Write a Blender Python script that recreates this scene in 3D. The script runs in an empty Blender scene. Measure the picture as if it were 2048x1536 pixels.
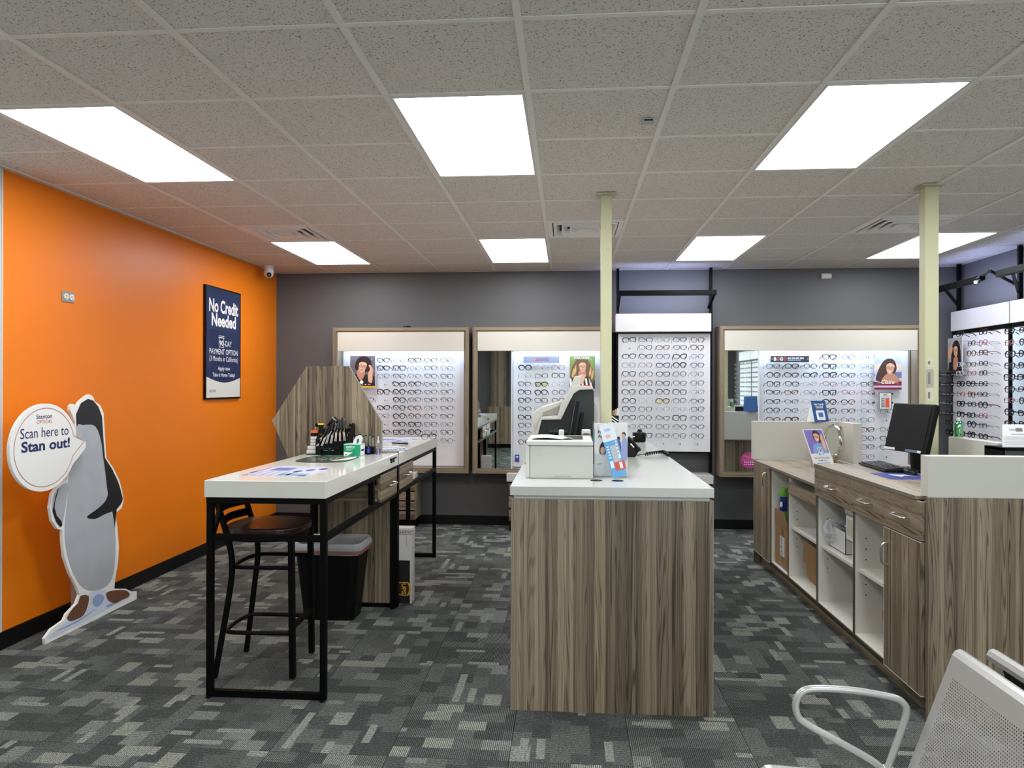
import bpy, bmesh, math, random
from mathutils import Vector, Matrix
random.seed(7)
S = bpy.context.scene
COL = S.collection
PI = math.pi

# ------------------------------------------------------------------ camera, world, exposure
EYE = 1.5276
cd = bpy.data.cameras.new('camera')
cd.sensor_width = 36.0
cd.lens = 36.0 * 1446.7 / 2048
cd.clip_start = 0.05
cam = bpy.data.objects.new('camera', cd)
COL.objects.link(cam)
cam.matrix_world = Matrix.Translation((0, 0, EYE)) @ Matrix.Rotation(0.0768, 4, 'Z') @ Matrix.Rotation(PI / 2 + 0.0014, 4, 'X') @ Matrix.Rotation(0.0021, 4, 'Z')
S.camera = cam
S.view_settings.view_transform = 'Standard'
S.view_settings.look = 'None'
S.view_settings.gamma = 1.0
S.view_settings.use_curve_mapping = False
S.view_settings.exposure = 0.0
LIGHT = 15.0           # ceiling panels
LED = 30.0            # strips over the frame displays
w = bpy.data.worlds.new('world')
w.use_nodes = True
w.node_tree.nodes['Background'].inputs[0].default_value = (0.86, 0.93, 1.0, 1)
w.node_tree.nodes['Background'].inputs[1].default_value = 5.0   # daylight for the unseen window added behind the viewer as front fill
S.world = w
ld = bpy.data.lights.new('fill_window_portal', 'AREA'); ld.shape = 'RECTANGLE'; ld.size = 3.7; ld.size_y = 2.3; ld.cycles.is_portal = True
lo = bpy.data.objects.new('fill_window_portal', ld); COL.objects.link(lo); lo.location = (1.95, -2.68, 1.35); lo.rotation_euler = (math.pi / 2, 0, 0)  # guides daylight through the added fill window

# ------------------------------------------------------------------ materials
def lin(c):
    if isinstance(c, str):
        c = [int(c[i:i + 2], 16) / 255 for i in (0, 2, 4)]
    return tuple(((x / 12.92) if x <= 0.04045 else ((x + 0.055) / 1.055) ** 2.4) for x in c) + (1,)
MATS = {}
def mat(name, col, rough=0.5, metal=0.0, spec=0.5, emit=None, estr=0, noise=0.0, bump=0.0, nscale=60, alpha=1.0, coat=0.0):
    if name in MATS: return MATS[name]
    m = bpy.data.materials.new(name); m.use_nodes = True
    nt = m.node_tree; b = nt.nodes['Principled BSDF']
    b.inputs['Base Color'].default_value = lin(col)
    b.inputs['Roughness'].default_value = rough
    b.inputs['Metallic'].default_value = metal
    b.inputs['Specular IOR Level'].default_value = spec
    b.inputs['Coat Weight'].default_value = coat
    b.inputs['Alpha'].default_value = alpha
    if emit:
        b.inputs['Emission Color'].default_value = lin(emit)
        b.inputs['Emission Strength'].default_value = estr
    if noise or bump:
        tc = nt.nodes.new('ShaderNodeTexCoord'); n = nt.nodes.new('ShaderNodeTexNoise')
        n.inputs['Scale'].default_value = nscale; n.inputs['Detail'].default_value = 4
        nt.links.new(tc.outputs['Object'], n.inputs['Vector'])
        if noise:
            mx = nt.nodes.new('ShaderNodeMix'); mx.data_type = 'RGBA'; mx.blend_type = 'MULTIPLY'
            mx.inputs[0].default_value = noise
            mx.inputs[6].default_value = lin(col)
            r = nt.nodes.new('ShaderNodeMapRange'); r.inputs[1].default_value = 0.3; r.inputs[2].default_value = 0.7; r.inputs[3].default_value = 0.55; r.inputs[4].default_value = 1.0
            nt.links.new(n.outputs['Fac'], r.inputs[0]); nt.links.new(r.outputs[0], mx.inputs[7]); nt.links.new(mx.outputs[2], b.inputs['Base Color'])
        if bump:
            bp = nt.nodes.new('ShaderNodeBump'); bp.inputs['Strength'].default_value = bump; bp.inputs['Distance'].default_value = 0.002
            nt.links.new(n.outputs['Fac'], bp.inputs['Height']); nt.links.new(bp.outputs[0], b.inputs['Normal'])
    MATS[name] = m
    return m

def wood(name, axis, tones=('40362a', '776954', 'a2937a'), rough=0.42):
    """laminate with streaks running along axis"""
    if name in MATS: return MATS[name]
    m = bpy.data.materials.new(name); m.use_nodes = True
    nt = m.node_tree; N = nt.nodes; L = nt.links; b = N['Principled BSDF']
    b.inputs['Roughness'].default_value = rough
    b.inputs['Specular IOR Level'].default_value = 0.4
    tc = N.new('ShaderNodeTexCoord')
    def mp(a, l, off=0.0):
        p = N.new('ShaderNodeMapping'); s = [a, a, a]; s[axis] = l
        p.inputs['Scale'].default_value = s; p.inputs['Location'].default_value = (off, off * 1.3, off * 0.7)
        L.new(tc.outputs['Object'], p.inputs['Vector']); return p.outputs[0]
    def nz(v, det, dist=0.0):
        n = N.new('ShaderNodeTexNoise'); n.inputs['Scale'].default_value = 1.0; n.inputs['Detail'].default_value = det
        n.inputs['Roughness'].default_value = 0.6; n.inputs['Distortion'].default_value = dist
        L.new(v, n.inputs['Vector']); return n.outputs['Fac']
    def math_(op, a, bb=0.0):
        q = N.new('ShaderNodeMath'); q.operation = op
        for i, v in enumerate((a, bb)):
            if isinstance(v, (int, float)): q.inputs[i].default_value = v
            else: L.new(v, q.inputs[i])
        return q.outputs[0]
    sp = N.new('ShaderNodeSeparateXYZ'); L.new(tc.outputs['Object'], sp.inputs[0])
    ac = [sp.outputs[k] for k in range(3) if k != axis]
    across = math_('ADD', ac[0], ac[1])
    wob = nz(mp(3, 0.7, 5.0), 2)
    along = math_('ADD', math_('MULTIPLY', across, 1.0), math_('MULTIPLY', wob, 0.02))
    vo = N.new('ShaderNodeTexVoronoi'); vo.voronoi_dimensions = '1D'; vo.inputs['Scale'].default_value = 17; L.new(along, vo.inputs['W'])
    sc = N.new('ShaderNodeSeparateColor'); L.new(vo.outputs['Color'], sc.inputs[0])
    vo2 = N.new('ShaderNodeTexVoronoi'); vo2.voronoi_dimensions = '1D'; vo2.inputs['Scale'].default_value = 61; L.new(along, vo2.inputs['W'])
    sc2 = N.new('ShaderNodeSeparateColor'); L.new(vo2.outputs['Color'], sc2.inputs[0])
    contour = nz(mp(9, 0.30, 2.2), 2.0, 0.2)
    lines = math_('SINE', math_('ADD', math_('MULTIPLY', contour, 210.0), math_('MULTIPLY', sc.outputs[1], 9.0)))
    dark = math_('MULTIPLY', math_('MAXIMUM', math_('SUBTRACT', lines, 0.2), 0.0), math_('MULTIPLY', sc2.outputs[1], 0.30))
    fine = nz(mp(330, 3.0, 7.7), 3)
    v = math_('ADD', math_('MULTIPLY', sc.outputs[0], 0.20), math_('MULTIPLY', sc2.outputs[0], 0.15))
    v = math_('ADD', v, math_('MULTIPLY', fine, 0.36))
    v = math_('SUBTRACT', math_('ADD', v, 0.19), dark)
    r = N.new('ShaderNodeValToRGB'); L.new(v, r.inputs[0])
    e = r.color_ramp.elements
    e[0].position = 0.30; e[0].color = lin(tones[0]); e[1].position = 0.72; e[1].color = lin(tones[2])
    q = e.new(0.5); q.color = lin(tones[1])
    L.new(r.outputs[0], b.inputs['Base Color'])
    bp = N.new('ShaderNodeBump'); bp.inputs['Strength'].default_value = 0.15; bp.inputs['Distance'].default_value = 0.001
    L.new(fine, bp.inputs['Height']); L.new(bp.outputs[0], b.inputs['Normal'])
    MATS[name] = m
    return m

WV = wood('wood_upright', 2); WX = wood('wood_along_x', 0); WY = wood('wood_along_y', 1)
WTOP = wood('wood_worktop', 1, ('6b6153', '9a8e7b', 'b5aa98'), 0.35)
WTX = wood('wood_frame_x', 0, ('66594a', '7f705c', '93846c')); WTV = wood('wood_frame_z', 2, ('66594a', '7f705c', '93846c'))
WHITE = mat('white_laminate', 'c4c4bc', 0.14, spec=0.5)
WTABLE = mat('table_laminate', 'd8d7cc', 0.1, spec=0.5)
WHITE2 = mat('white_melamine', 'dad7cc', 0.4, noise=0.05, nscale=400)
PART = mat('partition_laminate', 'c9c6ba', 0.45, noise=0.06, nscale=500)
BOARD = mat('display_white', 'e6e6e8', 0.45, noise=0.08, nscale=9)
HEADER = mat('header_white', 'c6c1b4', 0.4)
BLACKM = mat('black_metal', '040404', 0.5, spec=0.12)
BLACKP = mat('black_plastic', '060607', 0.45, spec=0.22)
DARK = mat('charcoal_plastic', '1e201e', 0.5)
BASEB = mat('black_rubber_base', '090909', 0.5, spec=0.3)
ORANGE = mat('orange_paint', 'e87a08', 0.42, spec=0.35, noise=0.05, nscale=500, bump=0.04)
GREY = mat('grey_paint', '5d5d5d', 0.5, spec=0.35, noise=0.04, nscale=400, bump=0.04)
OFFW = mat('offwhite_paint', 'c9c8c4', 0.6)
CHROME = mat('chrome', 'd9d9d6', 0.12, metal=1.0)
STEEL = mat('brushed_nickel', 'cfccc2', 0.28, metal=1.0)
SILVER = mat('silver_powder_coat', 'b4b4af', 0.26, metal=0.35, spec=0.5)
MIRROR = mat('mirror_glass', 'e8eeec', 0.015, metal=1.0)
CREAM = mat('cream_paint', 'bdbb96', 0.5)
CARD = mat('cardboard', 'a07a4e', 0.8, noise=0.2, nscale=40)
CARD2 = mat('cardboard_inside', '8a6a45', 0.8)
PAPER = mat('white_paper', 'd6d6d2', 0.6)
NAVY = mat('navy_print', '1d2f58', 0.25)
WPRINT = mat('white_print', 'f2f2ee', 0.4)
INK = mat('ink', '1b2a5c', 0.5)
BLK = mat('black_print', '141414', 0.5)
REDP = mat('red_print', 'c8563e', 0.5)
GREYB = mat('beige_machine', 'bdb9ae', 0.4)
EDGE = mat('grey_edge_band', '8d887c', 0.5)
GLOW = mat('panel_glow', 'ffffff', 0.5, emit='f6f9ff', estr=LIGHT)
STRIP = mat('led_strip', 'ffffff', 0.5, emit='c4dcff', estr=LED)
BARLED = mat('bar_led', 'ffffff', 0.5, emit='b0bdff', estr=55)

def glass(name, col=(1, 1, 1), trans=0.9, rough=0.05, matte=False):
    if name in MATS: return MATS[name]
    m = bpy.data.materials.new(name); m.use_nodes = True
    nt = m.node_tree; nt.nodes.clear()
    o = nt.nodes.new('ShaderNodeOutputMaterial'); mx = nt.nodes.new('ShaderNodeMixShader')
    t = nt.nodes.new('ShaderNodeBsdfTransparent'); g = nt.nodes.new('ShaderNodeBsdfDiffuse' if matte else 'ShaderNodeBsdfGlossy')
    t.inputs[0].default_value = tuple(col) + (1,); g.inputs[0].default_value = (0.9, 0.9, 0.9, 1); g.inputs['Roughness'].default_value = rough
    mx.inputs[0].default_value = 1 - trans
    nt.links.new(t.outputs[0], mx.inputs[1]); nt.links.new(g.outputs[0], mx.inputs[2]); nt.links.new(mx.outputs[0], o.inputs[0])
    MATS[name] = m
    return m
LENS = glass('clear_lens', (0.95, 0.96, 0.97), 0.995, 0.1)
GOLDLENS = glass('gold_lens', (0.85, 0.78, 0.45), 0.93, 0.1)
ACRYL = glass('clear_acrylic', (0.93, 0.95, 0.96), 0.9, 0.3, True)
LINER = glass('clear_liner', (0.6, 0.62, 0.64), 0.6, 0.35, True)
PLASTICF = glass('clear_film', (0.9, 0.93, 0.96), 0.7, 0.3, True)
GREENGEL = glass('green_gel', (0.25, 0.75, 0.45), 0.75)
VIOLET = glass('violet_liquid', (0.35, 0.15, 0.75), 0.8)

def carpet():
    m = bpy.data.materials.new('carpet_tile'); m.use_nodes = True
    nt = m.node_tree; N = nt.nodes; L = nt.links; b = N['Principled BSDF']
    b.inputs['Roughness'].default_value = 0.95; b.inputs['Specular IOR Level'].default_value = 0.1
    tc = N.new('ShaderNodeTexCoord'); oi = N.new('ShaderNodeObjectInfo')
    def rnd(scale):
        q = N.new('ShaderNodeMath'); q.operation = 'MULTIPLY'; q.inputs[1].default_value = scale; L.new(oi.outputs['Random'], q.inputs[0])
        f = N.new('ShaderNodeMath'); f.operation = 'FLOOR'; L.new(q.outputs[0], f.inputs[0])
        return f.outputs[0]
    def shift(rs, bw, bh, ox):
        cx = N.new('ShaderNodeCombineXYZ')
        a = N.new('ShaderNodeMath'); a.operation = 'MULTIPLY'; a.inputs[1].default_value = bw * 2; L.new(rs, a.inputs[0]); L.new(a.outputs[0], cx.inputs[0])
        c = N.new('ShaderNodeMath'); c.operation = 'MULTIPLY'; c.inputs[1].default_value = bh * 2; L.new(rs, c.inputs[0]); L.new(c.outputs[0], cx.inputs[1])
        v = N.new('ShaderNodeVectorMath'); v.operation = 'ADD'; L.new(tc.outputs['Object'], v.inputs[0]); L.new(cx.outputs[0], v.inputs[1])
        u = N.new('ShaderNodeVectorMath'); u.operation = 'ADD'; L.new(v.outputs[0], u.inputs[0]); u.inputs[1].default_value = (ox + 0.25, 0.25, 0)
        return u.outputs[0]
    def brick(vec, bw, bh, off):
        k = N.new('ShaderNodeTexBrick'); k.offset = off; k.inputs['Scale'].default_value = 1
        k.inputs['Color1'].default_value = (0, 0, 0, 1); k.inputs['Color2'].default_value = (1, 1, 1, 1)
        k.inputs['Mortar Size'].default_value = 0; k.inputs['Brick Width'].default_value = bw; k.inputs['Row Height'].default_value = bh
        L.new(vec, k.inputs['Vector']); return k.outputs['Color']
    b1 = brick(shift(rnd(97), 0.125, 0.0834, 0.0), 0.125, 0.0834, 0.37)
    b2 = brick(shift(rnd(211), 0.1667, 0.0357, 0.4), 0.1667, 0.0357, 0.43)
    r1 = N.new('ShaderNodeValToRGB'); L.new(b1, r1.inputs[0]); r1.color_ramp.interpolation = 'CONSTANT'
    e = r1.color_ramp.elements; e[0].color = lin('4f524f'); e[0].position = 0; e[1].position = 0.28; e[1].color = lin('5e615d')
    for p, c in ((0.46, '696c67'), (0.60, '575a57'), (0.72, '666a65'), (0.85, '83867e'), (0.94, '929488')):
        q = e.new(p); q.color = lin(c)
    r2 = N.new('ShaderNodeValToRGB'); L.new(b2, r2.inputs[0]); r2.color_ramp.interpolation = 'CONSTANT'
    e = r2.color_ramp.elements; e[0].color = (0, 0, 0, 1); e[0].position = 0; e[1].position = 0.945; e[1].color = (1, 1, 1, 1)
    mx = N.new('ShaderNodeMix'); mx.data_type = 'RGBA'; L.new(r2.outputs[0], mx.inputs[0]); L.new(r1.outputs[0], mx.inputs[6]); mx.inputs[7].default_value = lin('94968c')
    # ribs along y and pile grain
    wv = N.new('ShaderNodeTexWave'); wv.bands_direction = 'X'; wv.inputs['Scale'].default_value = 38; wv.inputs['Distortion'].default_value = 0.5; wv.inputs['Detail'].default_value = 1
    L.new(tc.outputs['Object'], wv.inputs['Vector'])
    mp = N.new('ShaderNodeMapping'); mp.inputs['Scale'].default_value = (300, 110, 1); L.new(tc.outputs['Object'], mp.inputs['Vector'])
    nz = N.new('ShaderNodeTexNoise'); nz.inputs['Scale'].default_value = 1.0; nz.inputs['Detail'].default_value = 2; L.new(mp.outputs[0], nz.inputs['Vector'])
    ma = N.new('ShaderNodeMath'); ma.operation = 'MULTIPLY_ADD'; L.new(wv.outputs['Fac'], ma.inputs[0]); ma.inputs[1].default_value = 1.05; ma.inputs[2].default_value = 0.20
    mb_ = N.new('ShaderNodeMath'); mb_.operation = 'MULTIPLY_ADD'; L.new(nz.outputs['Fac'], mb_.inputs[0]); mb_.inputs[1].default_value = 3.4; mb_.inputs[2].default_value = -0.7
    mm = N.new('ShaderNodeMath'); mm.operation = 'MULTIPLY'; L.new(ma.outputs[0], mm.inputs[0]); L.new(mb_.outputs[0], mm.inputs[1])
    f = N.new('ShaderNodeMix'); f.data_type = 'RGBA'; f.blend_type = 'MULTIPLY'; f.inputs[0].default_value = 1.0
    L.new(mx.outputs[2], f.inputs[6]); L.new(mm.outputs[0], f.inputs[7]); L.new(f.outputs[2], b.inputs['Base Color'])
    bp = N.new('ShaderNodeBump'); bp.inputs['Strength'].default_value = 0.5; bp.inputs['Distance'].default_value = 0.003
    L.new(mm.outputs[0], bp.inputs['Height']); L.new(bp.outputs[0], b.inputs['Normal'])
    return m
CARPET = carpet()

def ceiling_mat():
    m = bpy.data.materials.new('mineral_tile'); m.use_nodes = True
    nt = m.node_tree; N = nt.nodes; L = nt.links; b = N['Principled BSDF']
    b.inputs['Roughness'].default_value = 0.9; b.inputs['Specular IOR Level'].default_value = 0.1
    tc = N.new('ShaderNodeTexCoord'); oi = N.new('ShaderNodeObjectInfo')
    ad = N.new('ShaderNodeVectorMath'); ad.operation = 'ADD'; L.new(tc.outputs['Object'], ad.inputs[0]); L.new(oi.outputs['Location'], ad.inputs[1])
    nz = N.new('ShaderNodeTexNoise'); nz.inputs['Scale'].default_value = 140; nz.inputs['Detail'].default_value = 2.5; L.new(ad.outputs[0], nz.inputs['Vector'])
    r = N.new('ShaderNodeValToRGB'); L.new(nz.outputs['Fac'], r.inputs[0])
    e = r.color_ramp.elements; e[0].position = 0.345; e[0].color = lin('8c867d'); e[1].position = 0.40; e[1].color = lin('dfdad1')
    L.new(r.outputs[0], b.inputs['Base Color'])
    bp = N.new('ShaderNodeBump'); bp.inputs['Strength'].default_value = 0.6; bp.inputs['Distance'].default_value = 0.003
    L.new(r.outputs[0], bp.inputs['Height']); L.new(bp.outputs[0], b.inputs['Normal'])
    return m
CTILE = ceiling_mat()
CGRID = mat('grid_paint', 'e8e4dc', 0.5)

# ------------------------------------------------------------------ mesh helpers
class MB:
    def __init__(s, M=None):
        s.v = []; s.f = []; s.m = []; s.M = M or Matrix.Identity(4)
    def add(s, vs, fs, m=0):
        n = len(s.v)
        s.v += [s.M @ Vector(p) for p in vs]
        s.f += [tuple(i + n for i in f) for f in fs]
        s.m += [m] * len(fs)
        return s
    def box(s, x0, x1, y0, y1, z0, z1, m=0):
        vs = [(x, y, z) for z in (z0, z1) for y in (y0, y1) for x in (x0, x1)]
        return s.add(vs, [(0, 2, 3, 1), (4, 5, 7, 6), (0, 1, 5, 4), (2, 6, 7, 3), (0, 4, 6, 2), (1, 3, 7, 5)], m)
    def prism(s, pts, ax, a, b, m=0):
        """pts: 2d outline in the two other axes (in x,y,z order), extruded along ax from a to b"""
        def P(p, d):
            q = list(p); q.insert(ax, d); return tuple(q)
        n = len(pts)
        area = sum(pts[i][0] * pts[(i + 1) % n][1] - pts[(i + 1) % n][0] * pts[i][1] for i in range(n))
        if (area > 0) == (ax == 1): pts = pts[::-1]
        vs = [P(p, a) for p in pts] + [P(p, b) for p in pts]
        fs = [tuple(range(n - 1, -1, -1)), tuple(range(n, 2 * n))]
        fs += [(i, (i + 1) % n, n + (i + 1) % n, n + i) for i in range(n)]
        if a > b: fs = [f[::-1] for f in fs]
        return s.add(vs, fs, m)
    def tube(s, pts, r, n=8, closed=False, m=0, flat=1.0):
        pts = [Vector(p) for p in pts]; k = len(pts); rings = []
        up = None
        for i, p in enumerate(pts):
            if closed: t = pts[(i + 1) % k] - pts[i - 1]
            else: t = pts[min(i + 1, k - 1)] - pts[max(i - 1, 0)]
            t.normalize()
            if up is None:
                up = Vector((0, 0, 1)) if abs(t.z) < 0.9 else Vector((1, 0, 0))
            u = (up - t * up.dot(t))
            if u.length < 1e-5: u = t.orthogonal()
            u.normalize(); up = u; v = t.cross(u)
            rr = r[i] if isinstance(r, (list, tuple)) else r
            rings.append([p + (u * math.cos(a) + v * math.sin(a) * flat) * rr for a in [2 * PI * (j + 0.5) / n for j in range(n)]])
        vs = [q for g in rings for q in g]; fs = []
        for i in range(k if closed else k - 1):
            a, b2 = i * n, ((i + 1) % k) * n
            fs += [(a + j, a + (j + 1) % n, b2 + (j + 1) % n, b2 + j) for j in range(n)]
        if not closed:
            fs += [tuple(range(n - 1, -1, -1)), tuple((k - 1) * n + j for j in range(n))]
        return s.add(vs, fs, m)
    def lathe(s, prof, c=(0, 0, 0), n=16, m=0):
        vs = [(c[0] + r * math.cos(2 * PI * j / n), c[1] + r * math.sin(2 * PI * j / n), c[2] + z) for r, z in prof for j in range(n)]
        fs = []
        for i in range(len(prof) - 1):
            fs += [(i * n + j, i * n + (j + 1) % n, (i + 1) * n + (j + 1) % n, (i + 1) * n + j) for j in range(n)]
        fs += [tuple(range(n - 1, -1, -1)), tuple((len(prof) - 1) * n + j for j in range(n))]
        return s.add(vs, fs, m)
    def rod(s, a, b, r, n=8, m=0):
        return s.tube([a, b], r, n, m=m)
    def bar(s, a, b, w, h, m=0):
        """square bar from a to b"""
        return s.tube([a, b], w * 0.7071, 4, m=m, flat=h / w)

def origin(o):
    return Vector(o['_o']) if '_o' in o.keys() else Vector((0, 0, 0))
def build(name, mb, mats, parent=None, loc=None, bevel=0.0, smooth=False, label=None, kind=None, seg=1):
    if not isinstance(mats, (list, tuple)): mats = [mats]
    me = bpy.data.meshes.new(name)
    o0 = origin(parent) if parent else Vector(loc if loc else (0, 0, 0))
    me.from_pydata([tuple(v - o0) for v in mb.v], [], mb.f)
    for k in mats: me.materials.append(k)
    me.polygons.foreach_set('material_index', mb.m)
    if smooth: me.polygons.foreach_set('use_smooth', [True] * len(mb.f))
    me.update()
    o = bpy.data.objects.new(name, me)
    COL.objects.link(o)
    if parent: o.parent = parent
    else: o.location = o0
    o['_o'] = tuple(o0)
    if bevel:
        bv = o.modifiers.new('bevel', 'BEVEL'); bv.width = bevel; bv.segments = seg; bv.limit_method = 'ANGLE'
    if smooth:
        for p in me.polygons: pass
        try: me.set_sharp_from_angle(angle=math.radians(38))
        except Exception: pass
    if label: o['label'] = label
    if kind: o['kind'] = kind
    return o
def tag(o, label=None, cat=None, group=None, kind=None):
    if label: o['label'] = label
    if cat: o['category'] = cat
    if group: o['group'] = group
    if kind: o['kind'] = kind
    return o
def thing(name, label, cat, loc=(0, 0, 0), group=None):
    o = bpy.data.objects.new(name, None); COL.objects.link(o); o.location = loc
    o.empty_display_size = 0.05; o['_o'] = tuple(loc)
    return tag(o, label, cat, group)
def B(name, dims, m, parent=None, bevel=0.0, label=None, **k):
    return build(name, MB().box(*dims), m, parent, bevel=bevel, label=label, **k)

class Fr:
    """a flat frame: origin, right, up"""
    def __init__(s, o, r, u):
        s.o = Vector(o); s.r = Vector(r).normalized(); s.u = Vector(u).normalized(); s.n = s.r.cross(s.u)
    def p(s, x, y, d=0.0): return s.o + s.r * x + s.u * y + s.n * d
    def poly(s, mb, pts, d, m=0):
        n = len(pts); mb.add([s.p(x, y, d) for x, y in pts], [tuple(range(n))], m)
    def slab(s, mb, pts, d0, d1, m=0):
        n = len(pts)
        a = sum(pts[i][0] * pts[(i + 1) % n][1] - pts[(i + 1) % n][0] * pts[i][1] for i in range(n))
        if a < 0: pts = pts[::-1]
        vs = [s.p(x, y, d0) for x, y in pts] + [s.p(x, y, d1) for x, y in pts]
        mb.add(vs, [tuple(range(n - 1, -1, -1)), tuple(range(n, 2 * n))] + [(i, (i + 1) % n, n + (i + 1) % n, n + i) for i in range(n)], m)
    def rect(s, mb, x0, x1, y0, y1, d, m=0): s.poly(mb, [(x0, y0), (x1, y0), (x1, y1), (x0, y1)], d, m)
    def ell(s, mb, cx, cy, a, b, d, m=0, n=20, rot=0.0):
        c, t = math.cos(rot), math.sin(rot)
        s.poly(mb, [(cx + a * math.cos(q) * c - b * math.sin(q) * t, cy + a * math.cos(q) * t + b * math.sin(q) * c) for q in [2 * PI * j / n for j in range(n)]], d, m)
    def ring(s, mb, cx, cy, a, b, w_, d, m=0, n=18):
        vs = []
        for j in range(n):
            q = 2 * PI * j / n
            vs += [s.p(cx + a * math.cos(q), cy + b * math.sin(q), d), s.p(cx + (a - w_) * math.cos(q), cy + (b - w_) * math.sin(q), d)]
        mb.add(vs, [(2 * j, 2 * ((j + 1) % n), 2 * ((j + 1) % n) + 1, 2 * j + 1) for j in range(n)], m)

TXT = {}
def text_mesh(s, bold=0.0, shear=0.0):
    key = (s, bold, shear)
    if key in TXT: return TXT[key]
    c = bpy.data.curves.new('lettering', 'FONT'); c.body = s; c.size = 1.0; c.offset = bold; c.resolution_u = 3; c.shear = shear
    o = bpy.data.objects.new('lettering', c); COL.objects.link(o)
    dg = bpy.context.evaluated_depsgraph_get()
    me = bpy.data.meshes.new_from_object(o.evaluated_get(dg))
    vs = [(v.co.x, v.co.y) for v in me.vertices]; fs = [tuple(p.vertices) for p in me.polygons]
    bpy.data.objects.remove(o); bpy.data.curves.remove(c); bpy.data.meshes.remove(me)
    xs = [v[0] for v in vs] or [0]; ys = [v[1] for v in vs] or [0]
    TXT[key] = (vs, fs, min(xs), max(xs), min(ys), max(ys))
    return TXT[key]
def write(mb, fr, s, x, y, w_, h=None, d=0.0, m=0, bold=0.0, shear=0.0, rot=0.0):
    """text s whose box is centred on x,y with width w_ (and height h)"""
    vs, fs, x0, x1, y0, y1 = text_mesh(s, bold, shear)
    sx = w_ / (x1 - x0); sy = (h / (y1 - y0)) if h else sx
    c, t = math.cos(rot), math.sin(rot); out = []
    for a, b in vs:
        p, q = (a - (x0 + x1) / 2) * sx, (b - (y0 + y1) / 2) * sy
        out.append(fr.p(x + p * c - q * t, y + p * t + q * c, d))
    mb.add(out, fs, m)
def rrect(x0, x1, y0, y1, r, n=5):
    pts = []
    for cx, cy, a in ((x1 - r, y0 + r, -90), (x1 - r, y1 - r, 0), (x0 + r, y1 - r, 90), (x0 + r, y0 + r, 180)):
        pts += [(cx + r * math.cos(math.radians(a + 90 * i / n)), cy + r * math.sin(math.radians(a + 90 * i / n))) for i in range(n + 1)]
    return pts
def smooth_path(pts, n=5, closed=False):
    P = [Vector(p) for p in pts]; k = len(P); out = []
    for i in range(k if closed else k - 1):
        a = P[i - 1] if (closed or i > 0) else P[0]; b = P[i]; c = P[(i + 1) % k]; d = P[(i + 2) % k] if (closed or i + 2 < k) else P[k - 1]
        for j in range(n):
            t = j / n
            out.append(0.5 * ((2 * b) + (c - a) * t + (2 * a - 5 * b + 4 * c - d) * t * t + (3 * b - 3 * c + d - a) * t ** 3))
    if not closed: out.append(P[-1])
    return out
def smooth2(pts, n=4): return [(p[0], p[1]) for p in smooth_path([(a, b, 0) for a, b in pts], n, True)]
ORD = ['first', 'second', 'third', 'fourth', 'fifth', 'sixth', 'seventh', 'eighth', 'ninth', 'tenth', 'eleventh', 'twelfth']

# ------------------------------------------------------------------ room
XL, XR, YB, YF, ZC = -3.249, 4.03, 7.863, -2.6, 2.771
def struct(name, dims, m):
    return tag(B(name, dims, m), kind='structure')
tag(struct('wall_left', (XL - 0.12, XL, 3.93, YB + 0.12, 0, ZC + 0.1), ORANGE), 'orange painted side wall with black base')
struct('wall_front_left', (XL - 0.12, XL, YF, 3.92, 0, ZC + 0.1), OFFW)
struct('trim_1', (XL - 0.12, XL + 0.004, 3.92, 3.93, 0.1, ZC), OFFW)
struct('wall_back', (XL - 0.12, XR + 0.12, YB, YB + 0.12, 0, ZC + 0.1), GREY)
struct('wall_right', (XR, XR + 0.12, YF, YB, 0, ZC + 0.1), GREY)
mb = MB().box(XL - 0.12, 0.1, YF - 0.12, YF, 0, ZC + 0.1).box(3.8, XR + 0.12, YF - 0.12, YF, 0, ZC + 0.1).box(0.1, 3.8, YF - 0.12, YF, 0, 0.2).box(0.1, 3.8, YF - 0.12, YF, 2.5, ZC + 0.1)
tag(build('wall_front', mb, GREY), kind='structure')
wn = tag(build('fill_window_1', MB().box(0.1, 0.14, YF - 0.08, YF - 0.03, 0.2, 2.5).box(3.76, 3.8, YF - 0.08, YF - 0.03, 0.2, 2.5).box(0.14, 3.76, YF - 0.08, YF - 0.03, 0.2, 0.24).box(0.14, 3.76, YF - 0.08, YF - 0.03, 2.46, 2.5).box(1.93, 1.97, YF - 0.08, YF - 0.03, 0.24, 2.46), BLACKM), kind='structure')  # unseen window, added behind the viewer to brighten the counter fronts
build('pane', MB().box(0.14, 1.93, YF - 0.06, YF - 0.055, 0.24, 2.46), glass('fill_window_glass', (0.97, 0.99, 0.98), 0.94, 0.02), wn)
build('pane', MB().box(1.97, 3.76, YF - 0.06, YF - 0.055, 0.24, 2.46), glass('fill_window_glass'), wn)
struct('baseboard_left', (XL, XL + 0.012, YF, YB, 0, 0.1), BASEB)
struct('baseboard_back', (XL + 0.012, XR, YB - 0.012, YB, 0, 0.1), BASEB)
struct('baseboard_right', (XR - 0.012, XR, YF, YB - 0.012, 0, 0.1), BASEB)

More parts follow.
